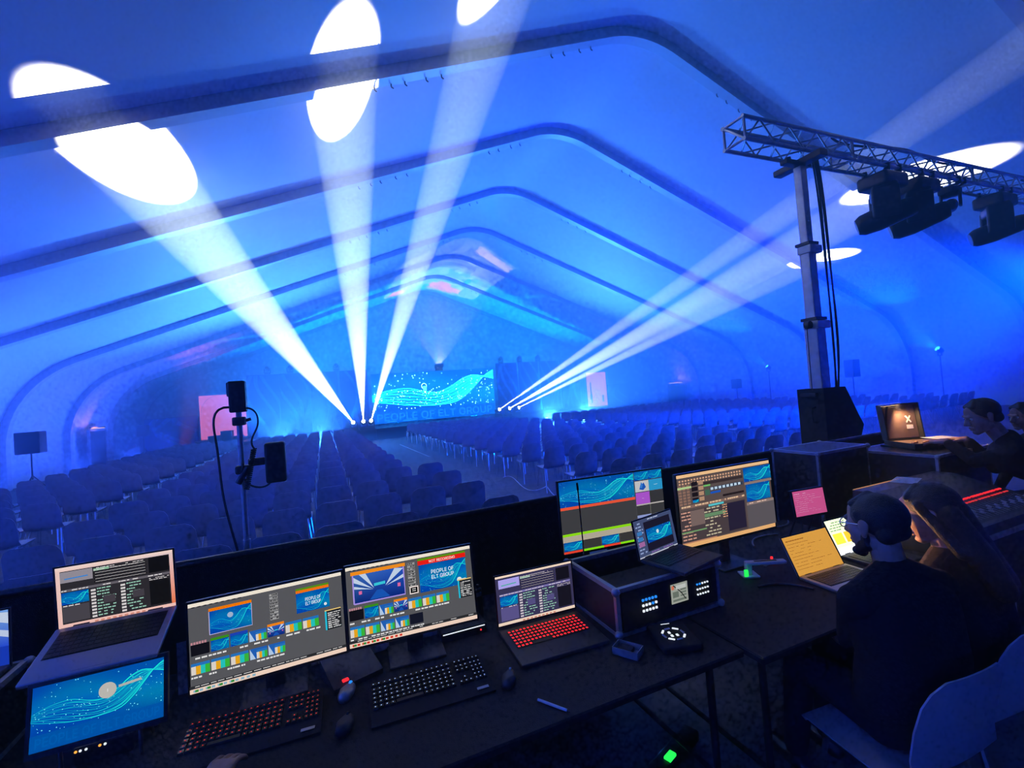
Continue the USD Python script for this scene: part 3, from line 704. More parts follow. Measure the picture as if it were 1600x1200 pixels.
if far:
    pi_ = UsdGeom.PointInstancer.Define(stage, '/World/far_chairs')
    protos = UsdGeom.Xform.Define(stage, '/World/far_chairs/chair')
    P = protos.GetPrim(); used['/World/far_chairs/chair'] = 1
    usdkit.mesh(stage, '/World/far_chairs/chair/shell', shell_sheet(), M['chair'], smooth=50)
    usdkit.mesh(stage, '/World/far_chairs/chair/legs', cat_(*[cyl((sx * .17, yt, .425), (sx * .215, sy, 0), .011, None, 4) for sx in (-1, 1) for sy, yt in ((.2, .13), (-.24, -.12))]), M['chrome'])
    pi_.CreatePrototypesRel().SetTargets([protos.GetPath()])
    pi_.CreateProtoIndicesAttr([0] * len(far)); pi_.CreatePositionsAttr([Gf.Vec3f(x + R_.uniform(-.01, .01), y + R_.uniform(-.03, .03), 0) for x, y, *_ in far])
    tag(pi_.GetPrim(), 'the many more distant moulded chairs filling the back rows towards the stage', 'chairs', None, 'stuff')
# white cable strips along the right side of the centre aisle
def strip(P, label):
    m = tube(smooth_path(P, 30), .012, 6); m.vertices[:, 2] = np.maximum(m.vertices[:, 2] * .5 + .012, .001)
    obj('floor_cable', m, M['white'], None, 40, label, 'cable')
strip([(-4.05, 21.2, 0), (-4.02, 18, 0), (-3.98, 15.2, 0)], 'white cable along the aisle floor towards the stage')
strip([(-3.52, 9.7, 0), (-3.55, 8.6, 0), (-3.5, 7.95, 0), (-3.36, 8.02, 0), (-3.2, 8.15, 0)], 'white cable on the aisle floor turning under the middle block')
strip([(-3.2, 8.13, 0), (-3.38, 7.6, 0), (-3.48, 7.2, 0), (-3.52, 6.6, 0), (-3.5, 5.2, 0)], 'white cable on the aisle floor nearest the desk')

# ------------------------------------------------------------------ lifting tower, truss and hanging lamps
TX, TYY = -1.26, 3.92
tw = thing('lifting_tower', 'telescopic grey lifting tower with a black winch housing holding up the truss', 'lifting tower', (TX, TYY, 0))
hs = T(prism([(-.20, .9), (-.20, 1.63), (.22, 1.63), (.52, 1.12), (.42, .92), (.42, 0.1), (-.20, .1)], .34), (0, .17, 0), rx=math.pi / 2)
obj('winch_housing', hs, M['matte'], tw, False)
obj('housing_handle', tube([(-.20, -.05, 1.40), (-.26, -.05, 1.39), (-.26, -.05, 1.22), (-.20, -.05, 1.21)], .012), M['black'], tw)
obj('housing_bracket', rbox(-.25, -.1, 1.53, -.19, .1, 1.58, .01), M['black'], tw)
obj('base_plate', rbox(-.3, -.3, .03, .42, .3, .1, .02), M['black'], tw)
for q, (x, y) in enumerate([(-.42, -.42), (.5, -.42), (-.42, .42), (.5, .42)]): obj('outrigger', cat_(cyl((x * .5, y * .5, .06), (x, y, .05), .03), cyl((x, y, 0), (x, y, .05), .07)), M['black'], tw)
def mast(a, z0, z1): return rbox(-a / 2, -a / 2, z0, a / 2, a / 2, z1, .012)
obj('lower_mast', mast(.17, .1, 2.52), M['steel'], tw)
obj('middle_mast', mast(.135, 2.52, 3.5), M['steel'], tw)
obj('upper_mast', mast(.11, 3.5, 4.5), M['steel'], tw)
for z, a in ((2.5, .17), (3.47, .15)):
    obj('collar', cat_(rbox(-a / 2 - .02, -a / 2 - .02, z - .005, a / 2 + .02, a / 2 + .02, z + .035, .006), ), M['black'], tw)
    obj('collar_block', rbox(-a / 2 - .015, -a / 2 - .03, z - .11, a / 2 + .06, a / 2, z - .01, .01), M['steel'], tw)
obj('pulley', cyl((-.16, -.06, 2.44), (-.16, .0, 2.44), .05), M['black'], tw)
obj('lift_cable', tube([(-.19, -.03, 2.42), (-.2, -.03, 1.6)], .006), M['black'], tw)
obj('locking_pin', cyl((-.02, -.07, 3.77), (-.02, -.05, 3.77), .012), M['chrome'], tw)
obj('top_clamp', cat_(rbox(-.30, -.05, 4.5, .16, .05, 4.56, .01), rbox(-.07, -.32, 4.50, .07, .32, 4.58, .01), cyl((-.2, 0, 4.55), (-.2, 0, 4.6), .03)), M['black'], tw)
for i, (dx, b) in enumerate([(.16, .03), (.20, -.02), (.235, .05), (.27, .0)]):
    obj('power_cable', tube(smooth_path([(dx + .02, -.05, 4.62), (dx, -.09, 4.2), (dx + b * .5, -.10, 3.2), (dx + b, -.10, 2.4), (dx * .5 + .08, -.09, 1.60)], 24), .011), M['black'], tw)

TRX0, TRX1, TZ, TYN, TYF = -2.38, 11.0, 4.64, 3.79, 4.08
tr = thing('lighting_truss', 'square aluminium lighting truss carried by the tower, running off to the right', 'truss', (0, 0, 0))
ch = {'a': (TYN, TZ + .01), 'b': (TYF, TZ + .01), 'c': (TYN, TZ + .28), 'd': (TYF, TZ + .28)}
for k, (y, z) in ch.items(): obj('chord', cyl((TRX0, y, z), (TRX1, y, z), .025, None, 10), M['alu_dark'], tr)
for p, q in (('a', 'c'), ('b', 'd'), ('a', 'b'), ('c', 'd')):
    n = 52; w = (TRX1 - TRX0 - .06) / n
    for i in range(n):
        (y0, z0), (y1, z1) = (ch[p], ch[q]) if i % 2 == 0 else (ch[q], ch[p])
        obj('brace', cyl((TRX0 + .03 + i * w, y0, z0), (TRX0 + .03 + (i + 1) * w, y1, z1), .011, None, 6), M['alu_dark'], tr)
obj('end_frame', cat_(*[cyl((TRX0 + .02, *ch[p]), (TRX0 + .02, *ch[q]), .016, None, 8) for p, q in (('a', 'c'), ('c', 'd'), ('d', 'b'), ('b', 'a'), ('a', 'd'))]), M['alu_dark'], tr)
def mid_frame(x): return cat_(*[cyl((x, *ch[p]), (x, *ch[q]), .02, None, 8) for p, q in (('a', 'c'), ('c', 'd'), ('d', 'b'), ('b', 'a'))])
for x in (-.36, 2.65, 5.6, 8.6): obj('coupling_frame', mid_frame(x), M['alu_dark'], tr)
def hanging_head(x, label, s=1.0, tilt=.25, yaw=-1.0, big=True):
    y = (TYN + TYF) / 2
    t = thing('hanging_moving_head', label, 'moving head light', (x, y, TZ - .0))
    for dx in (-.14 * s, .14 * s): obj('clamp', cat_(cyl((dx, TYN - y, -.045), (dx, TYN - y, .05), .035), cyl((dx, TYF - y, -.045), (dx, TYF - y, .05), .035), box(dx - .02, TYN - y, -.05, dx + .02, TYF - y, -.03)), M['black'], t)
    obj('base', rbox(-.27 * s, -.2 * s, -.05 - .2 * s, .27 * s, .2 * s, -.05, .04 * s), M['black'], t)
    obj('yoke', T(T(cat_(rbox(-.15 * s, -.24 * s, -.38 * s, .15 * s, .24 * s, -.2 * s, .04), rbox(-.16 * s, -.25 * s, -.70 * s, .16 * s, -.17 * s, -.26 * s, .03), rbox(-.16 * s, .17 * s, -.70 * s, .16 * s, .25 * s, -.26 * s, .03)), rz=yaw), (0, 0, 0)), M['black'], t)
    h = T(lathe([(0, -.36), (.11, -.35), (.15, -.28), (.165, -.1), (.15, .1), (.135, .28), (.12, .34), (.10, .345), (0, .33)], 20), ry=math.pi / 2 + tilt); h.apply_scale(s)
    obj('head', T(T(h, rz=yaw), (0, 0, -.64 * s)), M['black'], t, 40)
    l = T(lathe([(0, .332), (.1, .336), (.1, .342), (0, .342)], 18), ry=math.pi / 2 + tilt); l.apply_scale(s); obj('lens', T(T(l, rz=yaw), (0, 0, -.64 * s)), M['dark'], t, False)
    obj('cable', tube(smooth_path([(.2 * s, .05, -.08), (.34 * s, .06, -.14), (.42 * s, .03, -.02), (.5 * s, -.1, .04)], 14), .009), M['black'], t)
    return t
hanging_head(.52, 'large dark moving head hanging under the truss, nearest the tower', 1.0, -.22)
hanging_head(1.34, 'large dark moving head hanging under the truss, second from the tower', 1.0, -.25)
hanging_head(2.28, 'small dark twin light hanging under the truss between the large heads', .52, .0, .4)
hanging_head(3.66, 'large dark moving head hanging under the truss, farthest from the tower', 1.0, -.22)
obj('truss_cable', tube(smooth_path([(-.6, TYN + .1, TZ + .325), (0, TYN + .15, TZ + .326), (.9, TYN + .02, TZ + .326), (1.8, TYN + .12, TZ + .325), (3, TYN + .05, TZ + .327), (4.4, TYN + .1, TZ + .325), (6.2, TYN + .1, TZ + .325)], 60), .016), M['black'], None, 40, 'black power cable lying along the top of the lighting truss', 'cable')

# two more lamps farther along the truss, past the right edge of the picture, wash the seats in blue
for i, x in enumerate((9.4, 10.3)):
    t = hanging_head(x, 'hanging moving head past the right edge of the picture, %s' % ('nearer', 'farther')[i] + ' of the two', .8, .5, 2.3)
    spot(t, 'seat_wash', (-.55, .65, -.75), (-.55 - 12.5, .65 + 8.0, -.75 - 3.6), 4000, (0.0, 0.05, 1.0), 38, .7, .06)

# the projector's slide: coloured cells of clear film in a frame above the lamp
M['slide'] = mat('slide_film', {'a': ('attribute', {'attribute': 'col'}), 't': ('transparent_bsdf', {})}, [('a.color', 't.color')], 't.BSDF')
sl = Canvas(1, 1, 0); r_ = random.Random(8); R, C = [], []
NX, NYc = 18, 24; X0, X1, Y0, Y1 = -.136, .136, -.294, .115
for i in range(NX):
    for j in range(NYc):
        x, y = (i + .5) / NX, (j + .5) / NYc
        g = r_.uniform(.4, .75); col = V([g * .75, g * .85, g])
        if (x - .62)**2 / .02 + (y - .80)**2 / .006 < 1 or (x - .2)**2 / .015 + (y - .85)**2 / .01 < 1: col = V([.9, .2, .55])
        if .60 < x < .95 and .10 < y < .17: col = V([.95, .8, .9])
        if .72 < x < .80 and .25 < y < .75: col = V([.55, .6, .8])
        if .74 < x < .80 and .48 < y < .62: col = V([.02, .35, .5])
        if .30 < x < .52 and .80 < y < .95: col = V([.02, .5, .75])
        R.append((i / NX, j / NYc, (i + 1) / NX, (j + 1) / NYc)); C.append(col * 255)
sl.rects(R, V(C)); me, cc = sl.mesh()
P = np.array(me.vertices); me = trimesh.Trimesh(np.c_[X0 + (X1 - X0) * (P[:, 0] + .5), Y0 + (Y1 - Y0) * P[:, 2], np.full(len(P), .46)], me.faces, process=False)
obj('slide', me, M['slide'], pj, False, col=cc)
obj('slide_holder', cat_(box(-.23, -.33, .455, X0, .23, .475), box(X1, -.33, .455, .23, .23, .475), box(X0, -.33, .455, X1, Y0, .475), box(X0, Y1, .455, X1, .23, .475)), M['black'], pj, False)
spot(pj, 'lamp_light', (0, 0, .265), (0, -.6, 1.4), 3600, (.85, .9, 1.0), 52, .1, .004)

# ------------------------------------------------------------------ the control desk
DZ = .74
def table(x0, x1, y0, y1, label, z=DZ):
    t = thing('trestle_table', label, 'table', ((x0 + x1) / 2, (y0 + y1) / 2, 0))
    W, D = x1 - x0, y1 - y0
    obj('tabletop', rbox(-W / 2, -D / 2, z - .03, W / 2, D / 2, z, .006, 4), M['matte'], t)
    for sx in (-1, 1):
        for sy in (-1, 1): obj('leg', cyl((sx * (W / 2 - .1), sy * (D / 2 - .1), 0), (sx * (W / 2 - .1), sy * (D / 2 - .1), z - .03), .016), M['black'], t)
        obj('cross_bar', cyl((sx * (W / 2 - .1), -D / 2 + .1, .2), (sx * (W / 2 - .1), D / 2 - .1, .2), .012), M['black'], t)
    return t
table(-9.3, -7.48, 1.42, 2.5, 'black trestle table under the silver laptop and the leftmost screens')
table(-7.47, -5.62, 1.42, 2.5, 'black trestle table under the two switcher monitors and the gaming laptop')
table(-5.61, -3.95, 1.34, 2.5, 'black trestle table under the large monitors and the orange laptop')
def drape(x0, x1, y, z1, label, seed):
    n = int((x1 - x0) / .035); x = np.linspace(x0, x1, n); r = np.random.default_rng(seed)
    a = y + .022 * np.sin(x * 21 + r.uniform(0, 6)) + .012 * np.sin(x * 47)
    zs = np.linspace(0.01, z1, 8); v = []
    for o in (0, .004):
        for k, z in enumerate(zs): v += [(xx, y + (yy - y) * (1.25 - .9 * k / 7) + o, z) for xx, yy in zip(x, a)]
    S = len(zs) * n; f = []
    for k in range(7):
        for i in range(n - 1):
            q = k * n + i; f += [[q, q + 1, q + n + 1], [q, q + n + 1, q + n], [S + q, S + q + n + 1, S + q + 1], [S + q, S + q + n, S + q + n + 1]]
    t = thing('low_drape', label, 'drape', (0, 0, 0))
    obj('drape', trimesh.Trimesh(v, f, process=False), M['cloth'], t, 50)
    obj('top_rail', cyl((x0, y, z1 - .01), (x1, y, z1 - .01), .018), M['black'], t)
    for xx in (x0 + .05, x1 - .05): obj('upright', cat_(cyl((xx, y + .045, 0), (xx, y + .045, z1), .018), box(xx - .045, y + .03, 0, xx + .045, y + .3, .01)), M['black'], t)
drape(-10.6, -8.0, 2.62, 1.195, 'black low drape wall in front of the desk, behind the silver laptop', 1)
drape(-7.98, -5.6, 2.62, 1.185, 'black low drape wall in front of the desk, behind the switcher monitors', 2)
drape(-5.2, -3.0, 2.95, 1.165, 'black low drape wall behind the large right-hand monitors', 3)
drape(-2.98, -1.2, 2.95, 1.165, 'black low drape wall beside the foot of the lifting tower', 4)

# pictures
def ui_switcher(W, H, big, seed):
    c = Canvas(W, H); c.rect(0, 0, 1, 1, (92, 92, 96))
    c.rect(0, .955, 1, 1, (255, 244, 226)); c.rects([(.02 + i * .035, .945, .04 + i * .035, .957) for i in range(9)], (40, 40, 45))
    if not big:
        c.rect(.12, .865, .385, .90, (255, 128, 0)); wave(c, .125, .60, .38, .865, 8, seed, .006, 30); c.line([(.122, .60), (.383, .60), (.383, .865)], .0025 , (200, 190, 240)); c.line([(.122, .60), (.122, .865)], .0025, (200, 190, 240)); c.disc(.25, .78, .010, (170, 190, 220))
        c.rect(.675, .88, .905, .905, (90, 150, 20)); c.rect(.675, .845, .905, .88, (255, 120, 10)); wave(c, .675, .60, .905, .845, 8, seed + 1, .006, 30); c.text('PEOPLE OF', .735, .735, .04, (235, 240, 250), True, .11); c.text('ELT GROUP', .735, .68, .04, (235, 240, 250), True, .11); c.disc(.875, .645, .006, (240, 240, 245))
        c.rects([(.50, .60 + i * .036, .555, .626 + i * .036) for i in range(9)], (170, 170, 170)); c.scribble(.502, .60, .553, .92, 9, (60, 60, 60), seed, .8, .3)
        rows = [(.405, [0, 3, 4, 5, 6, 1, 1]), (.20, [1, 1, 1, 5, 5])]; u0, du, hh = .01, .117, .125
    else:
        c.rect(.035, .885, .455, .93, (255, 150, 30)); beamshot(c, .05, .52, .44, .885); c.line([(.05, .52), (.44, .52), (.44, .885)], .006, (175, 150, 235)); c.line([(.05, .885), (.05, .52)], .006, (175, 150, 235))
        c.rect(.555, .915, .955, .945, (95, 150, 20)); c.rect(.555, .855, .955, .915, (245, 30, 20)); c.text('NOT RECORDING', .645, .868, .034, (255, 235, 225), True, .22)
        wave(c, .56, .49, .95, .855, 12, seed, .005, 70); c.text('PEOPLE OF', .655, .715, .05, (240, 245, 252), True, .19); c.text('ELT GROUP', .655, .645, .05, (240, 245, 252), True, .19); c.disc(.885, .565, .011, (245, 245, 240)); c.rect(.905, .560, .94, .572, (235, 235, 240))
        c.rects([(.47, .60 + i * .036, .53, .626 + i * .036) for i in range(9)], (170, 170, 170)); c.scribble(.472, .60, .528, .92, 9, (60, 60, 60), seed, .8, .3); c.rect(.475, .50, .545, .60, (250, 235, 230)); c.rect(.483, .515, .537, .585, (15, 12, 12)); c.rects([(.495, .535, .525, .545), (.495, .56, .525, .57)], (235, 235, 235))
        rows = [(.32, [0, 3, 5, 6, 1, 1, 1]), (.12, [1, 1, 5, 5, 2])]; u0, du, hh = .01, .112, .13
    for v0, kinds in rows:
        for i, k in enumerate(kinds):
            a, b = u0 + i * du, u0 + (i + .93) * du
            if k == 0: c.rect(a, v0, b, v0 + hh, (18, 16, 24)); c.rects([(a + q * .016, v0 + hh, a + q * .016 + .012, v0 + hh + .03) for q in range(6)], (200, 140, 150))
            elif k == 1: bars(c, a, v0, b, v0 + hh * .75)
            elif k == 2: c.rect(a, v0, b, v0 + hh, (20, 22, 40))
            elif k == 5: c.rect(a, v0, b, v0 + hh, (35, 100, 190)); c.poly([(a, v0), (a + du * .3, v0), (a, v0 + hh)], (190, 215, 245)); bars(c, a + du * .35, v0, b, v0 + hh * .6)
            elif k == 6: beamshot(c, a, v0, b, v0 + hh); c.rect(a, v0 + hh, b, v0 + hh + .03, (255, 140, 20))
            else: wave(c, a, v0, b, v0 + hh, 5, seed + i, .012, 14); c.rect(a, v0 + hh, b, v0 + hh + .03, [(60, 130, 190), 0, 0, (60, 150, 30), (30, 70, 190)][k] if k < 5 else (255, 130, 0))
        c.scribble(u0, v0 - .045, u0 + len(kinds) * du, v0 - .012, 1, (235, 235, 235), seed + int(v0 * 99), .95, .05, .6)
    c.rects([(.865, .32, .98, .555)], (35, 36, 40)); c.rect(.865, .32, .878, .555, (40, 200, 230)); c.rects([(.885, .46, .915, .53), (.885, .34, .91, .42), (.935, .34, .96, .42)], (130, 130, 132)); c.rect(.865, .555, .98, .57, (235, 200, 120)); c.scribble(.885, .33, .975, .54, 8, (220, 220, 220), seed + 5, .7, .3)
    c.rect(0, .055, 1, .085, (45, 45, 48)); c.scribble(.03, .06, .97, .082, 1, (210, 210, 210), seed + 6, .95, .05)
    c.rect(0, 0, 1, .05, (255, 224, 204)); c.rects([(.02 + i * .035, .012, .04 + i * .035, .038) for i in range(11)], (150, 190, 210) if not big else (230, 60, 40)); c.rects([(.03 + i * .07, .012, .05 + i * .07, .038) for i in range(4)], (60, 150, 70))
    return c
def ui_playback(W, H, pal, seed, frame=None):
    """media playback software: lists, small buttons, a preview"""
    bg, bar, txt, acc = pal
    c = Canvas(W, H); c.rect(0, 0, 1, 1, bg)
    if frame: c.grad(0, 0, 1, 1, frame[0], frame[1], frame[2], frame[3]); c.rect(.035, .06, .965, .93, bg)
    c.rect(0, .955, 1, 1, bar); c.rect(0, 0, 1, .06, bar if not frame else frame[0])
    c.rect(.035, .74, .30, .92, tuple(min(255, int(x * 2.2 + 50)) for x in bg)); c.line([(.07, .80), (.26, .81)], .004, acc)
    for i in range(5): c.rect(.31, .66 + i * .05, .76, .69 + i * .05, tuple(int(x * .55) for x in bg)); c.line([(.32, .675 + i * .05), (.75, .675 + i * .05)], .0014, txt)
    c.rect(.31, .86, .44, .90, (150, 200, 165)); c.scribble(.31, .86, .76, .92, 2, txt, seed, .8, .06)
    c.rect(.78, .66, .96, .92, tuple(int(x * .35) for x in bg))
    c.rect(.035, .59, .965, .63, tuple(min(255, int(x * 1.8 + 20)) for x in bg)); c.scribble(.04, .59, .96, .63, 1, txt, seed + 1, .9, .05)
    wave(c, .04, .38, .26, .58, 6, seed, .012, 18); c.rect(.04, .09, .26, .36, tuple(min(255, int(x * 1.6)) for x in bg)); c.scribble(.05, .34, .24, .38, 1, txt, seed + 2, .6, .2)
    for u in (.28, .53):
        for i in range(9): c.rect(u, .09 + i * .055, u + .04, .125 + i * .055, txt)
        c.scribble(u + .05, .09, u + .22, .585, 10, (150, 200, 180), seed + 3 + int(u * 10), .6, .2); c.rect(u + .10, .30, u + .20, .42, tuple(min(255, int(x * 1.5)) for x in bg))
    c.rect(.78, .10, .96, .52, tuple(int(x * .4) for x in bg)); c.scribble(.78, .53, .96, .585, 2, txt, seed + 9, .7, .2)
    c.rects([(.3 + i * .05, .015, .33 + i * .05, .045) for i in range(9)], (225, 150, 130)); 
    return c
def ui_timeline(W, H):
    c = Canvas(W, H); bg = (96, 82, 80); c.rect(0, 0, 1, 1, bg)
    c.rect(0, .955, 1, 1, (255, 205, 150)); c.rect(0, 0, 1, .055, (250, 190, 125)); c.rect(0, .055, .35, .075, (200, 140, 110))
    uigrid(c, .02, .86, .68, .94, 22, 2, (225, 175, 140), .6); uigrid(c, .01, .58, .13, .86, 3, 7, (150, 115, 100), .75); c.rect(.0, .80, .14, .83, (190, 220, 150))
    for k in range(4): c.rect(.14, .60 + k * .075, .20, .655 + k * .075, (30, 24, 30)); c.rect(.21, .60 + k * .075, .26, .655 + k * .075, (190, 150, 120))
    wave(c, .14, .59, .20, .63, 4, 3, .02, 6); c.rect(.27, .66, .32, .74, (70, 110, 90)); c.rect(.325, .715, .68, .765, (60, 70, 90)); c.rects([(.33 + i * .042, .722, .358 + i * .042, .758) for i in range(8)], (200, 225, 245)); c.rect(.325, .67, .43, .70, (30, 90, 200))
    c.rect(.26, .81, .68, .85, (60, 48, 50)); c.rect(.26, .785, .33, .81, (120, 200, 110)); c.rect(.45, .60, .68, .63, (40, 30, 34))
    c.rect(.02, .53, .68, .57, (140, 110, 100)); c.scribble(.02, .53, .68, .58, 1, (240, 200, 160), 3, .95, .04); c.rect(.29, .50, .45, .53, (90, 205, 215))
    c.rect(0, .075, .68, .50, (78, 66, 70)); c.scribble(.01, .09, .14, .5, 9, (215, 160, 140), 5, .7, .3); c.rect(.10, .28, .24, .49, (128, 108, 104)); c.scribble(.24, .09, .40, .5, 9, (200, 190, 160), 6, .6, .25); c.rect(.24, .36, .46, .41, (110, 150, 110)); c.rect(.0, .20, .25, .22, (120, 165, 110)); c.rect(.48, .10, .67, .49, (40, 34, 58)); c.scribble(.43, .3, .48, .5, 6, (230, 170, 130), 8, .9, .5)
    wave(c, .69, .74, 1, .945, 9, 21, .008, 30); c.rect(.69, .70, 1, .735, (150, 130, 125)); wave(c, .70, .45, .97, .70, 9, 22, .008, 30); c.rect(.69, .40, 1, .44, (150, 130, 125)); c.rect(.69, .06, 1, .40, (98, 92, 98)); c.scribble(.72, .41, .95, .44, 1, (250, 210, 190), 4, .7, .2)
    return c
def ui_multiview(W, H):
    c = Canvas(W, H); c.rect(0, 0, 1, 1, (74, 74, 78))
    wave(c, 0, .64, .715, 1, 16, 31, .004, 150); c.rect(0, .60, .715, .64, (245, 90, 60)); c.rect(0, .27, .715, .60, (66, 66, 70))
    wave(c, .72, .87, .86, 1, 6, 32, .012, 14); wave(c, .86, .87, 1, 1, 6, 33, .012, 14)
    c.rect(.72, .70, .86, .86, (205, 205, 208)); c.poly([(.76, .74), (.80, .72), (.83, .76), (.81, .83), (.785, .80)], (30, 90, 190)); c.poly([(.765, .76), (.79, .75), (.80, .80), (.785, .84)], (60, 130, 220)); c.rect(.86, .70, 1, .86, (45, 160, 215)); c.rect(.91, .78, .95, .785, (220, 240, 250))
    c.rect(.72, .52, .86, .69, (180, 90, 215)); c.rect(.78, .60, .80, .605, (230, 200, 240)); c.rect(.865, .52, 1, .69, (56, 56, 60)); c.rect(.72, .50, 1, .52, (190, 185, 180)); c.rect(.72, .36, 1, .50, (60, 60, 62)); c.rect(.855, .36, .86, .50, (120, 120, 110)); c.rect(.72, .32, .86, .36, (150, 165, 220))
    c.rect(0, .235, .715, .27, (150, 235, 20)); c.rect(0, .155, .75, .235, (190, 180, 160)); c.rect(.715, .03, .74, .25, (205, 195, 175))
    for i, k in enumerate((1, 0, 1, 0)):
        a = .175 * i
        if k: wave(c, a + .005, .035, a + .17, .155, 6, 40 + i, .012, 14)
        else: c.rect(a + .005, .035, a + .17, .155, (60, 58, 58))
    c.rect(0, 0, .18, .03, (245, 70, 50)); c.rect(.18, 0, .37, .03, (140, 235, 20)); c.rect(.37, 0, .53, .03, (245, 70, 50)); c.rect(.53, 0, .74, .03, (140, 235, 20)); c.rect(.74, 0, 1, .3, (62, 62, 66))
    return c
def ui_output(W, H):
    c = Canvas(W, H); c.rect(0, 0, 1, 1, (0, 95, 180)); wave(c, 0, .25, 1, 1, 18, 51, .0045, 140); c.rect(0, 0, 1, .25, (0, 88, 178))
    c.text('PEOPLE OF ELT GROUP', .03, .06, .14, (0, 100, 188), True, .94); c.disc(.555, .68, .024, (200, 196, 188)); c.rect(.552, .655, .558, .705, (240, 240, 240)); c.line([(.64, .70), (.82, .735)], .008, (185, 190, 185))
    return c
def ui_small(W, H):
    c = Canvas(W, H); c.rect(0, 0, 1, 1, (70, 82, 122)); c.rect(0, 0, 1, .04, (200, 205, 220)); c.rect(.24, .12, .93, .90, (28, 26, 48)); wave(c, .27, .33, .92, .70, 10, 61, .008, 40); c.disc(.55, .56, .010, (225, 240, 245)); c.scribble(.03, .1, .20, .95, 10, (150, 170, 215), 2, .6, .4); c.rects([(.04, .45, .16, .55), (.04, .60, .16, .70)], (60, 130, 200)); c.rect(.04, .30, .18, .42, (170, 110, 170)); c.scribble(.35, .93, .75, .99, 1, (200, 210, 235), 3, .9, .2); c.scribble(.3, .05, .9, .11, 1, (150, 110, 190), 3, .9, .1)
    return c
def ui_doc(W, H, bg, ink, seed, dark=None):
    c = Canvas(W, H); c.rect(0, 0, 1, 1, bg)
    if dark: c.rect(0, 0, 1, .02, dark)
    c.scribble(.05, .84, .45, .93, 1, ink, seed, .6, .12, .3); c.scribble(.05, .12, .95, .84, 9, ink, seed + 1, .35, .05, .14)
    return c
BL = (60, 56, 92)
laptop('laptop', 'silver laptop on a sloping stand, playback software on its lit screen', (-7.91, 2.235, 1.105), -.005, -.03, .36, .224, ui_playback(.36, .224, ((48, 45, 50), (255, 225, 215), (225, 220, 220), (60, 140, 230)), 3, ((255, 205, 195), (255, 120, 50), (250, 215, 205), (240, 215, 215))), .255, .28, 'silver')
ls = thing('laptop_stand', 'dark sloping stand lifting the silver laptop above the desk', 'laptop stand', (-7.91, 2.2, DZ))
obj('tray', T(T(box(-.14, -.23, -.012, .14, .02, -.001), rx=.28), (0, .035, .365)), M['dark'], ls, False)
obj('column', rbox(-.04, -.02, 0, .04, .03, .345, .01), M['dark'], ls); obj('foot', rbox(-.14, -.1, 0, .14, .15, .012, .005), M['dark'], ls)
monitor('portable_monitor', 'small flat screen filled with a turquoise wave, in front of the silver laptop', 'monitor', (-7.88, 1.95, DZ), .01, .21, .345, .186, ui_output(.345, .186), .11, stand='prop', rim=.012)
lb = thing('status_box', 'black desk box with tiny orange and white lamps below the wave screen', 'control box', (-7.92, 2.03, DZ))
obj('body', rbox(-.05, -.03, 0, .11, .05, .06, .006), M['black'], lb)
for x, m_ in ((-.042, 'orange_led'), (-.030, 'white_led'), (-.015, 'white_led'), (.021, 'orange_led'), (.035, 'white_led')): obj('indicator_lamp', T(trimesh.creation.icosphere(1, .0042), (x, -.031, .05)), M[m_], lb)
monitor('monitor', 'left switcher monitor, grey screen of thumbnails with a small preview at top left', 'monitor', (-7.385, 2.072, DZ), .028, .085, .54, .314, ui_switcher(.54, .314, False, 71), .107)
monitor('monitor', 'right switcher monitor, showing a red NOT RECORDING bar over the wave picture', 'monitor', (-6.831, 2.041, DZ), -.06, .13, .54, .315, ui_switcher(.54, .315, True, 81), .121)
laptop('laptop', 'black laptop with glowing red keys, right of the blue-lit keyboard', (-6.247, 2.05, DZ), -.045, .03, .40, .228, ui_playback(.40, .228, (BL, (255, 228, 205), (215, 205, 215), (70, 190, 160)), 13), .31, 0, 'dark', 'red', legends='red_led', cols=19, hinge=.03)
monitor('monitor', 'large multiview monitor with purple and cyan tiles, left of the two big ones', 'monitor', (-5.597, 2.305, DZ), -.094, .005, .68, .405, ui_multiview(.68, .405), .185)
monitor('monitor', 'large timeline monitor framed by peach bars, right of the two big ones', 'monitor', (-4.962, 2.056, DZ), -.012, .02, .73, .41, ui_timeline(.73, .41), .17)
laptop('laptop', 'small dark laptop with a tilted wave picture, on the video mixer case', (-5.575, 1.945, .965), .225, .165, .31, .185, ui_small(.31, .185), .25, 0, 'dark')
monitor('tablet', 'small pink screen on the desk right of the large timeline monitor', 'tablet', (-4.197, 2.094, DZ), -.12, .12, .26, .162, ui_doc(.26, .162, (214, 88, 150), (240, 190, 220), 5), .165, stand='prop')
laptop('laptop', 'open laptop with a plain orange page, before the person with glasses', (-4.66, 1.73, DZ), -.033, .466, .353, .204, ui_doc(.353, .204, (238, 172, 74), (170, 105, 40), 6, (150, 95, 35)), .25, 0, 'silver')
cV = Canvas(.32, .2); cV.rect(0, 0, 1, 1, (215, 225, 185)); cV.rect(.05, .3, .3, .6, (240, 200, 60)); cV.rect(.35, .3, .6, .6, (245, 170, 40)); cV.scribble(.05, .65, .9, .95, 4, (120, 150, 110), 3, .7, .1); cV.rect(.0, 0, 1, .2, (230, 235, 240))
cV.c = [k * 2.2 for k in cV.c]
laptop('laptop', 'laptop with a pale green page, mostly hidden behind the face with glasses', (-4.22, 1.80, DZ), -.03, .45, .32, .2, cV, .24, 0, 'dark')
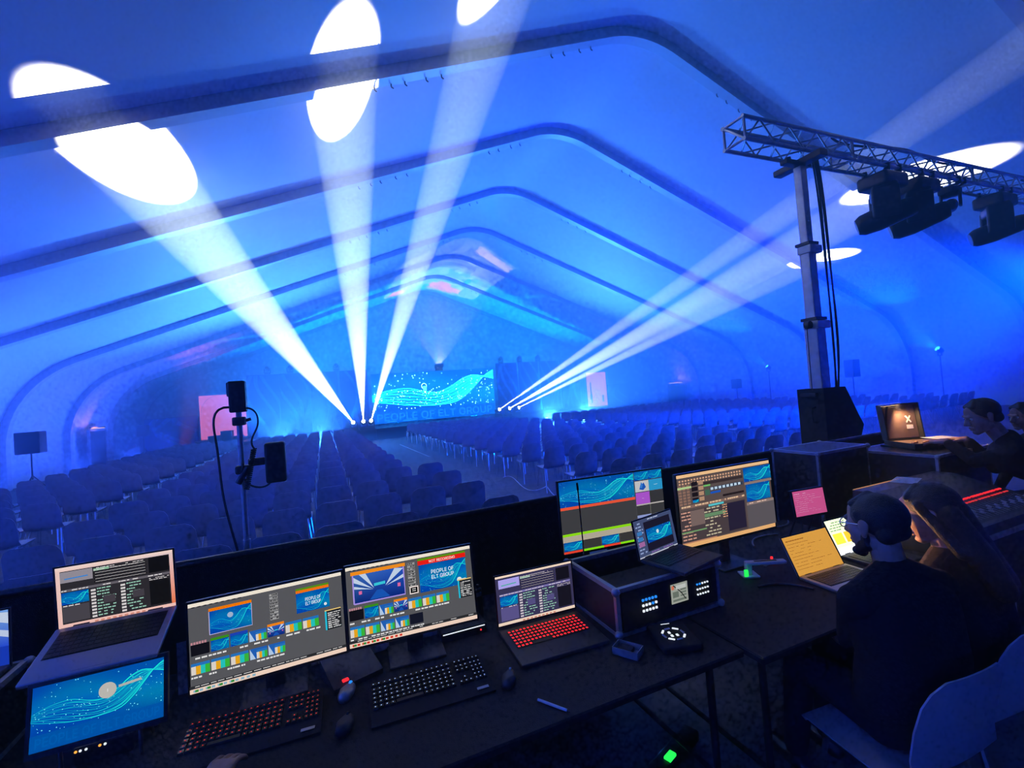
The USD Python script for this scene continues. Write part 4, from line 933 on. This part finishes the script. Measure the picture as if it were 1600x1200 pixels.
cC = Canvas(.34, .2); cC.rect(0, 0, 1, 1, (25, 60, 190)); cC.grad(.5, .35, 1, 1, (30, 60, 200), (40, 80, 220), (60, 120, 230), (120, 170, 240)); cC.poly([(.6, 1), (1, .75), (1, .95), (.8, 1)], (205, 220, 245)); cC.poly([(.55, .8), (1, .5), (1, .62), (.6, .84)], (200, 215, 245)); cC.disc(.86, .45, .02, (225, 70, 150))
laptop('laptop', 'laptop cut by the left edge of the picture with a blue and pink screen', (-8.435, 2.31, .99), .0, .04, .34, .2, cC, .25, 0, 'brownish')
road_case('road case under the laptop at the left edge of the picture', (-8.435, 2.20, DZ), .40, .34, .247)

keyboard('keyboard', 'black keyboard with dim red backlit keys, in front of the left switcher monitor', (-7.44, 1.835, DZ), -.05, 'dim_red_led')
keyboard('keyboard', 'black keyboard with pale blue backlit keys, in front of the right switcher monitor', (-6.83, 1.745, DZ), -.04, 'blue_led')
mouse('mouse', 'small mouse with a pale blue light, between the two switcher keyboards', (-7.125, 1.935, DZ), -.5, 'steel', 'deep_blue_led')
mouse('mouse', 'dark grey mouse right of the red keyboard', (-7.14, 1.745, DZ), -.4, 'dark')
mouse('mouse', 'dark mouse with a pale patch, right of the blue keyboard', (-6.545, 1.70, DZ), -.6, 'dark', 'white')

pd = thing('intercom_station', 'dark wedge-shaped desk station with a red lamp between the switcher monitors', 'intercom station', (-7.10, 2.075, DZ), .3)
obj('body', T(T(prism([(0, 0), (.17, 0), (.17, .07), (0, .02)], .2), rx=math.pi / 2, rz=math.pi / 2), (-.1, -.085, 0)), M['dark'], pd, False)
obj('red_lamp', rbox(-.06, -.07, .024, -.035, -.055, .032, .002), M['red_led'], pd); obj('speaker_grille', T(cyl((0, 0, 0), (0, 0, .004), .03), (.03, .02, .045), rx=.28), M['black'], pd)
for lab, loc, rz, w, h in [('pale sheet of paper standing against the silver laptop stand, left of the switcher monitors', (-7.69, 2.30, DZ), .1, .13, .2), ('pale sheet of paper propped behind the stand of the right switcher monitor', (-6.98, 2.20, DZ), .1, .10, .16), ('pale folded sheet propped right of the stand of the right switcher monitor', (-6.74, 2.20, DZ), -.1, .09, .15), ('pale sheet propped right of the stand of the left switcher monitor', (-7.20, 2.24, DZ), .05, .12, .15)]:
    obj('paper_sheet', T(T(cat_(box(-w / 2, 0, 0, w / 2, .003, h), box(-w / 2, 0, 0, w / 2, .06, .003)), rx=-.12), loc, rz=rz), M['paper'], None, False, lab, 'paper')
lt = thing('closed_box', 'flat black recorder box with a pale front edge, right of the right switcher monitor', 'recorder', (-6.60, 2.2, DZ), -.02)
obj('body', rbox(-.11, -.09, .0, .11, .09, .045, .004), M['black'], lt); obj('front_edge', box(-.1, -.093, .036, .1, -.089, .040), M['white_led'], lt, False); obj('red_lamp', T(trimesh.creation.icosphere(1, .004), (.08, -.092, .02)), M['red_led'], lt)
wk = thing('radio', 'black handheld radio with a pale label, standing left of the red-lit laptop', 'radio', (-6.49, 2.26, DZ), .2)
obj('body', rbox(-.03, -.02, 0, .03, .02, .15, .008), M['black'], wk); obj('antenna', cyl((-.018, 0, .15), (-.018, 0, .28), .006), M['black'], wk); obj('label_plate', box(-.02, -.022, .115, .02, -.0195, .135), M['steel'], wk, False); obj('knob', cyl((.015, 0, .15), (.015, 0, .165), .008), M['dark'], wk)

# video mixer in its open road case
CX, CY, CW, CD, CH = -5.70, 1.965, .60, .44, .21
road_case('open-topped road case with a video mixer in its front, under the small dark laptop', (CX, CY, DZ), CW, CD, CH, 0, open_top=True)
mx = thing('video_mixer', 'black video mixer with rows of lit buttons and a small display', 'video mixer', (CX, CY - CD / 2 - .006, DZ + .03))
obj('front_panel', box(-CW / 2 + .025, 0, 0, CW / 2 - .025, .02, .165), M['black'], mx, False)
obj('chassis', box(-CW / 2 + .03, .02, .005, CW / 2 - .03, .30, .12), M['matte'], mx, False)
for i in range(5):
    for j in range(3): obj('lit_button', rbox(-.17 + i * .018, -.006, .055 + j * .024, -.158 + i * .018, .001, .066 + j * .024, .002, 4), M['deep_blue_led' if j == 2 or (j == 1 and i == 3) else 'white_led'], mx)
for i in range(5):
    for j in range(3): obj('lit_button', rbox(.15 + i * .016, -.006, .055 + j * .024, .160 + i * .016, .001, .063 + j * .024, .002, 4), M['deep_blue_led' if j == 2 and i < 2 else 'white_led'], mx)
cm = Canvas(.10, .09); cm.rect(0, 0, 1, 1, (165, 170, 160)); cm.rect(.05, .72, .2, .92, (220, 120, 90)); cm.rects([(.1, .3, .45, .6), (.55, .6, .9, .68), (.55, .45, .9, .53), (.55, .3, .9, .38), (.1, .1, .9, .2)], (110, 120, 110)); cm.line([(.15, .95), (.6, .5), (.85, .1)], .004, (15, 15, 20)); cm.rect(.3, .7, .9, .9, (200, 205, 200))
cm.place(mx, 'screen', (.045, -.003, .05), name='display')
cb = thing('controller', 'small black controller with a ring of pale buttons, in front of the video mixer', 'controller', (-5.81, 1.615, DZ), -.30)
obj('body', rbox(-.085, -.10, 0, .085, .10, .028, .008), M['matte'], cb)
for i in range(8):
    a = i * math.pi / 4 + .2; obj('ring_button', T(rbox(-.014, -.005, 0, .014, .005, .005, .002, 4), (.045 * math.cos(a), .045 * math.sin(a), .027), rz=a + math.pi / 2), M['white_led' if i % 2 else 'paper'], cb)
for x, y in ((-.014, .012), (.012, -.012), (-.012, -.014)): obj('centre_button', T(rbox(-.006, -.008, 0, .006, .008, .005, .002, 4), (x, y, .027)), M['white_led'], cb)
obj('name_strip', box(-.02, .085, .027, .02, .09, .029), M['white_led'], cb, False)
pb = thing('plastic_box', 'small clear bluish plastic box on the desk left of the ring controller', 'box', (-6.035, 1.635, DZ), .55)
obj('tray', cat_(box(-.035, -.055, 0, .035, .055, .004), box(-.035, -.055, 0, -.032, .055, .03), box(.032, -.055, 0, .035, .055, .03), box(-.035, -.055, 0, .035, -.052, .03), box(-.035, .052, 0, .035, .055, .03)), M['clear_blue'] if 'clear_blue' in M else M['steel'], pb, False)
obj('insert', rbox(-.026, -.02, .004, .026, .04, .022, .004), M['dark'], pb)
hb = thing('headset_stand', 'pale angled bracket with a green lamp on the desk in front of the timeline monitor', 'bracket', (-4.93, 1.88, DZ), -.45)
obj('arm', cat_(rbox(-.10, -.022, .06, .12, .022, .078, .006), rbox(-.10, -.022, 0, -.07, .022, .07, .006)), M['white'], hb); obj('slot', box(-.05, -.008, .077, .07, .008, .0795), M['black'], hb, False); obj('foot', rbox(-.13, -.045, 0, -.04, .045, .012, .004), M['white'], hb)
obj('green_lamp', rbox(-.125, -.05, .014, -.105, -.035, .05, .003), M['green_led'], hb)
rs = thing('usb_stick', 'thin stick with a red light lying by the pale bracket', 'usb stick', (-4.78, 1.97, DZ), .2)
obj('body', rbox(-.05, -.008, 0, .03, .008, .01, .002), M['white'], rs); obj('red_lamp', rbox(.03, -.006, 0, .042, .006, .035, .002), M['red_led'], rs)
pen = thing('pen', 'white pen on the near edge of the desk', 'pen', (-6.46, 1.50, DZ + .006), -1.0)
obj('barrel', cyl((-.06, 0, 0), (.06, 0, 0), .005), M['white'], pen); obj('tip', cyl((.06, 0, 0), (.072, 0, 0), .005, .001), M['black'], pen)
pw = thing('power_strip', 'black power strip with a green lit switch on the floor under the desk', 'power strip', (-5.70, 1.86, 0), .35)
obj('body', rbox(-.24, -.04, 0, .24, .04, .055, .01), M['black'], pw); obj('lit_switch', rbox(-.045, -.035, .05, .015, .0, .066, .003), M['green_led'], pw)
for i in range(3): obj('socket', cyl((.07 + i * .06, 0, .054), (.07 + i * .06, 0, .057), .02), M['dark'], pw)

# antenna stand behind the drape
st = thing('antenna_stand', 'thin grey stand carrying two black wireless boxes above the drape wall', 'stand', (-7.555, 2.80, 0))
obj('pole', cyl((0, 0, .55), (0, 0, 1.9), .014), M['steel'], st); obj('outer_tube', cyl((0, 0, .12), (0, 0, 1.2), .019), M['steel'], st)
for a in (.4, 2.5, 4.6): obj('leg', cyl((0, 0, .6), (.4 * math.cos(a), .4 * math.sin(a) * .35, .015), .01), M['black'], st)
obj('clamp', cat_(rbox(-.03, -.03, 1.80, .03, .03, 1.845, .008), cyl((.02, 0, 1.822), (.055, 0, 1.83), .008)), M['dark'], st); obj('lower_clamp', cat_(rbox(-.03, -.03, 1.545, .045, .03, 1.59, .01), rbox(.03, -.015, 1.58, .11, .015, 1.62, .006), cyl((-.02, -.02, 1.5), (.03, -.02, 1.58), .016)), M['black'], st)
wb = thing('wireless_box', 'upright black wireless box on top of the thin stand', 'wireless unit', (-7.555, 2.80, 1.87))
obj('body', cat_(rbox(-.04, -.03, 0, .04, .03, .165, .008), rbox(-.048, -.02, .085, -.03, .02, .16, .006)), M['black'], wb); obj('cable', tube(smooth_path([(-.03, -.02, .03), (-.085, -.03, .02), (-.105, -.03, -.14), (-.09, -.02, -.42), (-.04, -.02, -.72), (-.01, -.01, -1.05)], 40), .006), M['black'], wb)
obj('coiled_cable', cat_(tube(smooth_path([(.03, -.02, .02), (.075, -.02, .0), (.085, -.02, -.08), (.055, -.02, -.15), (.065, -.02, -.2)], 24), .005), tube(np.c_[.062 - .00018 * np.arange(240) + .011 * np.cos(np.arange(240) * .55), -.02 + .011 * np.sin(np.arange(240) * .55), -.20 - .00086 * np.arange(240)], .0042, 5)), M['black'], wb)
w2 = thing('wireless_box', 'black wireless box clamped to the side of the thin stand, lower one', 'wireless unit', (-7.395, 2.80, 1.48))
obj('body', rbox(-.05, -.035, 0, .05, .035, .215, .012), M['black'], w2); obj('cable', tube(smooth_path([(-.03, 0, .005), (-.06, -.01, -.015), (-.12, -.02, 0), (-.155, -.03, .06), (-.15, -.03, .12)], 20), .005), M['black'], w2)

# right end: mixing console, lighting console in its case, flight cases, lamps
road_case('tall black flight case carrying the sound mixer', (-3.42, 1.70, 0), 1.0, .66, .86)
am = thing('sound_mixer', 'dark sound mixer with rows of red lit buttons, beside the seated woman', 'sound mixer', (-3.42, 1.70, .865), 0)
body = T(T(prism([(0, 0), (.62, 0), (.62, .17), (.50, .17), (.04, .05), (0, .05)], .96), rx=math.pi / 2, rz=math.pi / 2), (-.48, -.31, 0)); obj('body', body, M['dark'], am, False)
sl_ = math.atan2(.12, .46); U = lambda m: T(T(m, rx=sl_), (0, -.27, .05))
obj('fader_strip', U(cat_(*[cat_(box(-.44 + i * .036, .02, .0005, -.437 + i * .036, .14, .002), rbox(-.448 + i * .036, .04 + .05 * ((i * 7) % 5) / 5, .001, -.430 + i * .036, .065 + .05 * ((i * 7) % 5) / 5, .012, .003, 4)) for i in range(25)])), M['steel'], am, kind='stuff')
for i in range(14): obj('red_button', U(rbox(-.08 + i * .036 + .008 * (i // 4), .20, .0, -.058 + i * .036 + .008 * (i // 4), .215, .006, .002, 4)), M['red_led'], am)
for i in range(14): obj('white_button', U(rbox(-.08 + i * .036 + .008 * (i // 4), .165, .0, -.058 + i * .036 + .008 * (i // 4), .178, .005, .002, 4)), M['dim_red_led'], am)
for i in range(6): obj('knob', U(cyl((-.40 + i * .06, .30, 0), (-.40 + i * .06, .30, .018), .013)), M['steel'], am)
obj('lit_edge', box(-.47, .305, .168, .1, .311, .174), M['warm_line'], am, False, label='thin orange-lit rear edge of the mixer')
obj('paper_sheet', T(box(-.11, -.07, 0, .11, .07, .002), (-3.40, 1.955, 1.037), rz=.3), M['paper'], None, False, 'sheet of paper lying on the back of the sound mixer', 'paper')
road_case('tall black flight case carrying the open lighting console', (-2.52, 2.30, 0), .74, .6, 1.14)
lc = thing('lighting_console', 'small lighting console in an open case whose lid bears a pale X sticker', 'lighting console', (-2.50, 2.30, 1.145), -.42)
obj('case_base', cat_(box(-.17, -.16, 0, .30, .16, .012), box(-.17, .15, 0, .30, .16, .05), box(-.17, -.16, 0, .30, -.15, .05), box(-.17, -.16, 0, -.16, .16, .05), box(.29, -.16, 0, .30, .16, .05)), M['casewood'], lc, False)
obj('control_surface', box(-.155, -.145, .012, .285, .145, .04), M['brown'], lc, False)
obj('fader', cat_(*[rbox(-.13 + i * .03, -.1 + .02 * (i % 3), .04, -.115 + i * .03, -.075 + .02 * (i % 3), .055, .003, 4) for i in range(8)]), M['orange_cap'], lc, kind='stuff')
lid = lambda m: T(T(m, rx=-.15), (0, .16, .05))
obj('lid', lid(cat_(box(-.17, 0, 0, .15, .015, .31), box(-.17, -.05, 0, -.16, 0, .31), box(.14, -.05, 0, .15, 0, .31), box(-.17, -.05, .30, .15, 0, .31))), M['casewood'], lc, False)
obj('lid_lining', lid(box(-.155, -.006, .01, .135, 0, .295)), M['brown'], lc, False)
obj('sticker', lid(cat_(T(box(-.035, -.009, -.006, .035, -.0065, .006), (.07, 0, .17), ry=.95), T(box(-.035, -.009, -.006, .035, -.0065, .006), (.07, 0, .17), ry=-.95), box(.045, -.009, .085, .10, -.0065, .12), box(-.14, -.009, .28, -.02, -.0065, .287), box(-.142, -.009, .1, -.135, -.0065, .285))), M['paper'], lc, False, label='pale X-shaped sticker with a white label under it and pale edges')
obj('paper_sheet', T(box(-.10, -.075, 0, .10, .075, .002), (-2.36, 2.22, 1.212), rz=-.3), M['paper'], None, False, 'sheet of paper under the warm lamp on the lighting console', 'paper')
dl = thing('desk_lamp', 'slim black gooseneck lamp with a bar head over the lighting console', 'desk lamp', (-2.56, 2.50, 1.14))
obj('foot', rbox(-.05, -.04, 0, .05, .04, .02, .006), M['black'], dl); obj('neck', tube(smooth_path([(0, 0, .02), (0, .0, .25), (0, -.02, .37)], 12), .01), M['black'], dl); obj('bar_head', rbox(-.12, -.06, .36, .12, -.01, .375, .005), M['alu'], dl)
obj('warm_strip', box(-.1, -.05, .357, .1, -.02, .3595), M['warm_bar'], dl, False)
spot(dl, 'lamp_light', (.08, -.05, .34), (.22, -.22, 0), 5.0, (1.0, .55, .25), 55, .6, .02)
road_case('black flight case standing behind the sound mixer, left of the lighting console', (-3.30, 2.62, 0), .62, .4, 1.21)
for i, (P_, l) in enumerate([([(-4.55, 2.35, DZ + .008), (-4.35, 2.42, DZ + .01), (-4.1, 2.38, DZ + .008), (-3.98, 2.44, DZ + .008)], 'pale cable on the desk behind the pink screen'), ([(-4.62, 2.2, DZ + .008), (-4.5, 2.3, DZ + .008), (-4.3, 2.28, DZ + .008)], 'pale cable on the desk left of the pink screen'), ([(-4.9, 1.62, DZ + .007), (-4.98, 1.75, DZ + .007), (-5.1, 1.78, DZ + .007)], 'dark cable on the desk left of the orange laptop')]):
    obj('desk_cable', tube(smooth_path(P_, 20), .006), M['steel' if i < 2 else 'dark'], None, 40, l, 'cable')

gl = thing('gooseneck_lamp', 'small warm gooseneck lamp clamped to the desk, hidden behind the head with glasses', 'desk lamp', (-4.72, 1.42, DZ))
obj('clamp', cat_(rbox(-.02, -.03, 0, .02, .03, .03, .006), rbox(-.02, -.085, -.05, .02, -.06, .03, .006), rbox(-.02, -.085, 0, .02, .0, .012, .004)), M['black'], gl)
obj('neck', tube(smooth_path([(0, 0, .03), (.01, .03, .22), (-.03, .03, .36), (-.08, .0, .40)], 20), .006), M['black'], gl); obj('shade', cyl((-.08, .0, .40), (-.13, -.04, .375), .012, .018), M['black'], gl)
obj('bulb', T(trimesh.creation.icosphere(1, .008), (-.131, -.041, .3745)), M['warm_bar'], gl)
spot(gl, 'lamp_light', (-.137, -.047, .370), (-.165, -.20, .43), 1.7, (1.0, .50, .2), 65, .6, .01)

mc = thing('gooseneck_microphone', 'thin black gooseneck rod standing in front of the large multiview monitor', 'microphone', (-5.862, 2.24, DZ))
obj('foot', rbox(-.05, -.03, 0, .05, .03, .02, .006), M['black'], mc); obj('neck', tube(smooth_path([(0, 0, .02), (0, 0, .3), (-.005, 0, .56)], 16), .0035), M['black'], mc); obj('capsule', cyl((-.005, 0, .555), (-.008, -.002, .595), .006), M['black'], mc)

# ------------------------------------------------------------------ people
SPH = {}
def sph(p, r, n=14): return m3.Manifold.sphere(r, n).translate(tuple(map(float, p)))
def ell(p, s, n=20): return m3.Manifold.sphere(1.0, n).scale(tuple(map(float, s))).translate(tuple(map(float, p)))
def bone(a, ra, b, rb): return m3.Manifold.batch_hull([sph(a, ra), sph(b, rb)])
def hull(*q): return m3.Manifold.batch_hull([sph(p, r) for p, r in q])
def union(L): return m3.Manifold.batch_boolean(L, m3.OpType.Add)
def soft_mesh(man, edge, it=10):
    m = tm(man.refine_to_length(edge)); m.merge_vertices()
    trimesh.smoothing.filter_taubin(m, lamb=.5, nu=.53, iterations=it); return m
def head_parts():
    """head looking along +x, centred between crown and chin"""
    L = [ell((-.014, 0, .030), (.098, .077, .088)),
         hull(((.052, 0, .06), .036), ((.045, .035, -.012), .034), ((.045, -.035, -.012), .034), ((.066, 0, -.096), .018), ((-.005, .043, -.06), .022), ((-.005, -.043, -.06), .022)),
         hull(((.086, 0, .022), .009), ((.112, 0, -.022), .010), ((.092, .012, -.028), .009), ((.092, -.012, -.028), .009)),
         hull(((.080, .032, .032), .012), ((.086, 0, .03), .011), ((.080, -.032, .032), .012)),
         hull(((.086, .017, -.054), .008), ((.093, 0, -.052), .008), ((.086, -.017, -.054), .008)),
         hull(((.084, .014, -.066), .008), ((.090, 0, -.066), .009), ((.084, -.014, -.066), .008)),
         hull(((.076, 0, -.09), .016), ((.066, .02, -.092), .014), ((.066, -.02, -.092), .014))]
    for s in (-1, 1): L.append(m3.Manifold.batch_hull([ell((-.008, s * .082, .018), (.020, .008, .022)), ell((-.002, s * .078, -.02), (.010, .007, .012))]))
    return union(L)
def frame(f, tilt=0.0):
    f = V([f[0], f[1], 0.0]); f /= np.linalg.norm(f); f = f * math.cos(tilt) + V([0, 0, math.sin(tilt)]); l = np.cross([0, 0, 1.0], f); l /= np.linalg.norm(l); u = np.cross(f, l)
    R = np.eye(4); R[:3, 0], R[:3, 1], R[:3, 2] = f, l, u; return R
def mtx(man, R, t): 
    A = np.c_[R[:3, :3], V(t, dtype=float)]; return man.transform(A)
def hand_bones(side, curl):
    """hand from the wrist along +x, palm down, thumb on the inner side; four fingers and a thumb, each jointed"""
    L = [hull(((0, 0, 0), .024), ((.035, .026, 0), .014), ((.035, -.026, 0), .014), ((.085, .030, .004), .011), ((.085, -.030, .002), .011))]
    for k, (y, ln) in enumerate([(.031, .075), (.0105, .084), (-.0105, .078), (-.031, .060)]):
        p = V([.086, y, .003]); a = -.1; yaw = y * 3
        for seg, q in enumerate((.46, .31, .23)):
            a -= curl * (.35, .55, .45)[seg]; n = p + ln * q * V([math.cos(a) * math.cos(yaw), math.cos(a) * math.sin(yaw), math.sin(a)])
            L.append(bone(p, .0092 - .0008 * seg, n, .0086 - .0009 * seg)); p = n
    p = V([.022, .026, -.004]); 
    for d, ln, r in (((.62, .72, -.25), .045, .012), ((.86, .40, -.3), .034, .010), ((.95, .15, -.3), .026, .0088)):
        n = p + V(d) * ln; L.append(bone(p, r, n, r - .0012)); p = n
    m = union(L)
    return m if side > 0 else m.mirror((0, 1, 0))
def elbow(S, W_, out, l1=.29, l2=.26):
    S, W_ = V(S, dtype=float), V(W_, dtype=float); d = W_ - S; L = np.linalg.norm(d); L2 = min(L, l1 + l2 - .005); W2 = S + d / L * L2
    a = (l1**2 - l2**2 + L2**2) / (2 * L2); h = math.sqrt(max(l1**2 - a * a, 0)); o = V(out, dtype=float); u = d / L; o = o - u * (o @ u); o /= np.linalg.norm(o)
    return S + u * a + o * h, W2
def person(name_label, hip, sc, hc, f, face, wrists, hand_dir, feet, hair, top='black_shirt', tilt=-.15, knees=None, curl=.5, shoulder=.19, long_hair=False, glasses=False, beard=False, sleeve=True):
    t = thing('person', name_label, 'person', (0, 0, 0))
    hip, sc, hc = V(hip, dtype=float), V(sc, dtype=float), V(hc, dtype=float)
    F = frame(f); fwd, left = F[:3, 0], F[:3, 1]; FH = frame(face, tilt)
    mid = (hip * .5 + sc * .5) - fwd * .03
    neck = sc + V([0, 0, .05]) + (hc - sc) * .1
    torso, legs, arms, hands = [], [], [], []
    def tors(g): return [hull((hip + left * .09, .105 + g), (hip - left * .09, .105 + g), (mid + left * .07, .115 + g), (mid - left * .07, .115 + g)), hull((mid + left * .07, .115 + g), (mid - left * .07, .115 + g), (sc + left * .09 - V([0, 0, .05]), .11 + g), (sc - left * .09 - V([0, 0, .05]), .11 + g)), hull((sc + left * (shoulder - .03), .058 + g), (sc - left * (shoulder - .03), .058 + g), (neck, .06 + g))]
    skel = []
    for s, W_, hd in ((1, wrists[0], hand_dir[0]), (-1, wrists[1], hand_dir[1])):
        S = sc + left * s * shoulder; E, W2 = elbow(S, W_, left * s * .5 + V([0, 0, -1.0]) - fwd * .2); skel.append((S, E, W2, hd, s))
    lsk = []
    for s, K, A in ((1, knees[0], feet[0]), (-1, knees[1], feet[1])):
        lsk.append((hip + left * s * .09 - V([0, 0, .02]), V(K, dtype=float), V(A, dtype=float), s))
    body = tors(0) + [bone(neck - V([0, 0, .03]), .056, hc - FH[:3, 2] * .05 - FH[:3, 0] * .02, .052), mtx(head_parts(), FH, hc)]
    for S, E, W2, hd, s in skel:
        R = frame(hd, math.atan2(hd[2], math.hypot(hd[0], hd[1]))); h = mtx(hand_bones(-s, curl), R, W2)
        body += [bone(S, .052, E, .038), bone(E, .038, W2, .026), h]
    for Hh, K, A, s in lsk: body += [bone(Hh, .085, K, .055), bone(K, .053, A, .036), bone(A - V([0, 0, .02]), .035, A + fwd * .13 - V([0, 0, .045]), .028)]
    obj('body', soft_mesh(union(body), .013, 5), M['skin'], t, 60)
    shirt = tors(.012)
    for S, E, W2, hd, s in skel: shirt += [bone(S, .064, E, .05)] + ([bone(E, .05, E + (W2 - E) * .88, .037)] if sleeve else [])
    obj('shirt', soft_mesh(union(shirt), .025, 6), M[top], t, 60)
    tr_ = [hull((hip + left * .09, .118), (hip - left * .09, .118))]
    for Hh, K, A, s in lsk: tr_ += [bone(Hh, .098, K, .068), bone(K, .066, A + V([0, 0, .03]), .05)]
    obj('trousers', soft_mesh(union(tr_), .03, 6), M['jeans'], t, 60)
    for Hh, K, A, s in lsk: obj('shoe', soft_mesh(m3.Manifold.batch_hull([sph(A + V([0, 0, -.03]), .045), sph(A + fwd * .15 + V([0, 0, -.05]), .036), sph(A - fwd * .04 + V([0, 0, -.05]), .036)]).trim_by_plane((0, 0, 1), float(A[2] - .085)), .02, 3), M['black'], t, 60)
    hl = [ell((-.024, 0, .042), (.099, .086, .090)), hull(((-.06, .045, -.02), .035), ((-.06, -.045, -.02), .035), ((-.07, 0, .03), .04)), hull(((.044, .036, .090), .016), ((.044, -.036, .090), .016), ((.0, 0, .112), .026))]
    for s in (-1, 1): hl.append(hull(((.015, s * .070, .055), .016), ((.008, s * .074, .022), .010)))
    if long_hair:
        hl += [hull(((-.06, .06, 0), .045), ((-.09, .075, -.16), .05), ((-.10, .05, -.30), .045)), hull(((-.06, -.06, 0), .045), ((-.09, -.075, -.16), .05), ((-.10, -.05, -.30), .045)), hull(((-.08, 0, 0), .05), ((-.11, 0, -.30), .05), ((-.10, .04, -.32), .04), ((-.10, -.04, -.32), .04))]
        for s in (-1, 1): hl.append(hull(((.02, s * .074, .06), .02), ((-.01, s * .086, -.03), .022), ((-.05, s * .09, -.14), .035)))
    H = mtx(union(hl), FH, hc); cut = mtx(union([hull(((.095, .045, .03), .035), ((.095, -.045, .03), .035), ((.13, 0, -.08), .06), ((.085, .05, -.05), .03), ((.085, -.05, -.05), .03))]), FH, hc)
    obj('hair', soft_mesh(H - cut, .012, 6), M[hair], t, 60)
    toW = lambda m: (m.apply_transform(np.vstack([np.c_[FH[:3, :3], hc], [0, 0, 0, 1]])), m)[1]
    for s in (-1, 1):
        obj('eye', toW(T(trimesh.creation.icosphere(2, .0115), (.0765, s * .031, .012))), M['paper'], t)
        obj('pupil', toW(T(trimesh.creation.icosphere(1, .0055), (.0845, s * .031, .012))), M['black'], t)
    if beard: obj('beard', toW(soft_mesh(union([hull(((.074, .02, -.098), .017), ((.074, -.02, -.098), .017), ((.068, 0, -.106), .02)), hull(((.070, .02, -.098), .015), ((.008, .050, -.065), .019), ((.004, .066, -.02), .010)), hull(((.070, -.02, -.098), .015), ((.008, -.050, -.065), .019), ((.004, -.066, -.02), .010))]), .01, 4)), M[hair], t, 60)
    if glasses: obj('glasses', toW(cat_(*[tube(np.c_[np.full(17, .098) - .002 * np.abs(np.sin(np.linspace(0, 2 * np.pi, 17))), s * .032 + .022 * np.cos(np.linspace(0, 2 * np.pi, 17)), .012 + .018 * np.sin(np.linspace(0, 2 * np.pi, 17))], .0022, 5) for s in (-1, 1)], tube([(.096, .054, .016), (.05, .078, .02), (-.01, .084, .02)], .0022, 5), tube([(.096, -.054, .016), (.05, -.078, .02), (-.01, -.084, .02)], .0022, 5), tube([(.098, -.01, .014), (.1, 0, .017), (.098, .01, .014)], .0022, 5))), M['alu'], t)
    return t
def seated_chair(x, y, f, label):
    rz = math.atan2(-f[0], f[1]); return copy_of(chair0, (x, y, 0), rz, label, 'operators\' chairs at the desk')
# the bearded man at the orange laptop
fm = V([.20, .98, 0])
person('person in a black shirt with short dark hair and glasses, seated before the orange laptop', (-5.16, 1.10, .55), (-5.17, 1.09, .985), (-5.17, 1.15, 1.225), fm, (.0, 1.0), [(-5.04, 1.38, .62), (-4.92, 1.38, .62)], [V([.5, .8, .0]), V([.1, .9, .0])],
       [(-5.20, 1.56, .09), (-4.98, 1.56, .09)], 'hair', knees=[(-5.18, 1.52, .52), (-4.98, 1.52, .52)], tilt=-.12, glasses=True, beard=True)
seated_chair(-5.22, 1.13, V([.08, 1.0, 0]), 'pale moulded chair carrying the seated person with glasses')
fw = V([.05, 1.0, 0])
person('person with long dark hair and an orange-lit face, seated right of the person with glasses', (-4.72, 1.13, .55), (-4.74, 1.11, .955), (-4.77, 1.16, 1.20), fw, (-.42, .91), [(-4.56, 1.42, .62), (-4.46, 1.42, .62)], [V([.5, .8, .0]), V([.1, .9, .0])],
       [(-4.76, 1.58, .09), (-4.56, 1.58, .09)], 'hair', top='brown_top', knees=[(-4.76, 1.54, .52), (-4.58, 1.54, .52)], tilt=-.32, long_hair=True, shoulder=.17)
seated_chair(-4.70, 1.15, V([.05, 1.0, 0]), 'pale moulded chair carrying the person with long dark hair')
f3 = V([-.45, .89, 0])
person('person in dark clothes bending over the lighting console at the right', (-2.44, 1.48, .93), (-2.66, 1.68, 1.19), (-2.78, 1.77, 1.43), f3, (-.75, .6), [(-2.62, 2.06, 1.21), (-2.38, 2.04, 1.21)], [V([.0, .95, -.05]), V([.2, .95, -.05])],
       [(-2.56, 1.50, .09), (-2.32, 1.54, .09)], 'hair', knees=[(-2.55, 1.54, .5), (-2.31, 1.56, .5)], tilt=-.3)
f4 = V([-.85, .5, 0])
person('person in dark clothes at the far right edge, seated behind the bending person', (-1.02, 1.90, .56), (-1.18, 2.04, 1.03), (-1.25, 2.11, 1.29), f4, (-.9, .4), [(-1.52, 1.98, .60), (-1.40, 2.28, .60)], [V([-.8, .1, -.3]), V([-.8, .3, -.3])],
       [(-1.40, 1.95, .09), (-1.28, 2.22, .09)], 'hair', knees=[(-1.40, 1.98, .53), (-1.30, 2.22, .53)], tilt=-.15)
seated_chair(-1.00, 1.88, f4, 'moulded chair at the far right, carrying the person at the picture edge')
# the operator whose hand rests on the red keyboard
f5 = V([.2, .98, 0])
person('person in a black shirt whose hand reaches in from below onto the red keyboard', (-7.92, .84, .56), (-7.80, 1.11, 1.0), (-7.88, 1.15, 1.26), f5, (.15, .98), [(-8.04, 1.52, .79), (-7.505, 1.60, .803)], [V([.1, .95, -.05]), V([.34, .93, .02])],
       [(-7.98, 1.25, .09), (-7.74, 1.22, .09)], 'hair', knees=[(-7.98, 1.24, .53), (-7.74, 1.22, .53)], tilt=-.35, curl=.55)
seated_chair(-7.92, .80, f5, 'moulded chair out of view, carrying the person at the red keyboard')

# ------------------------------------------------------------------ haze filling the tent
obj('haze', box(-17.6, -13.3, -.3, 17.6, 33.3, 10.6), M['haze'], None, False, 'thin blue-lit theatrical haze filling the whole tent', 'haze', kind='stuff')
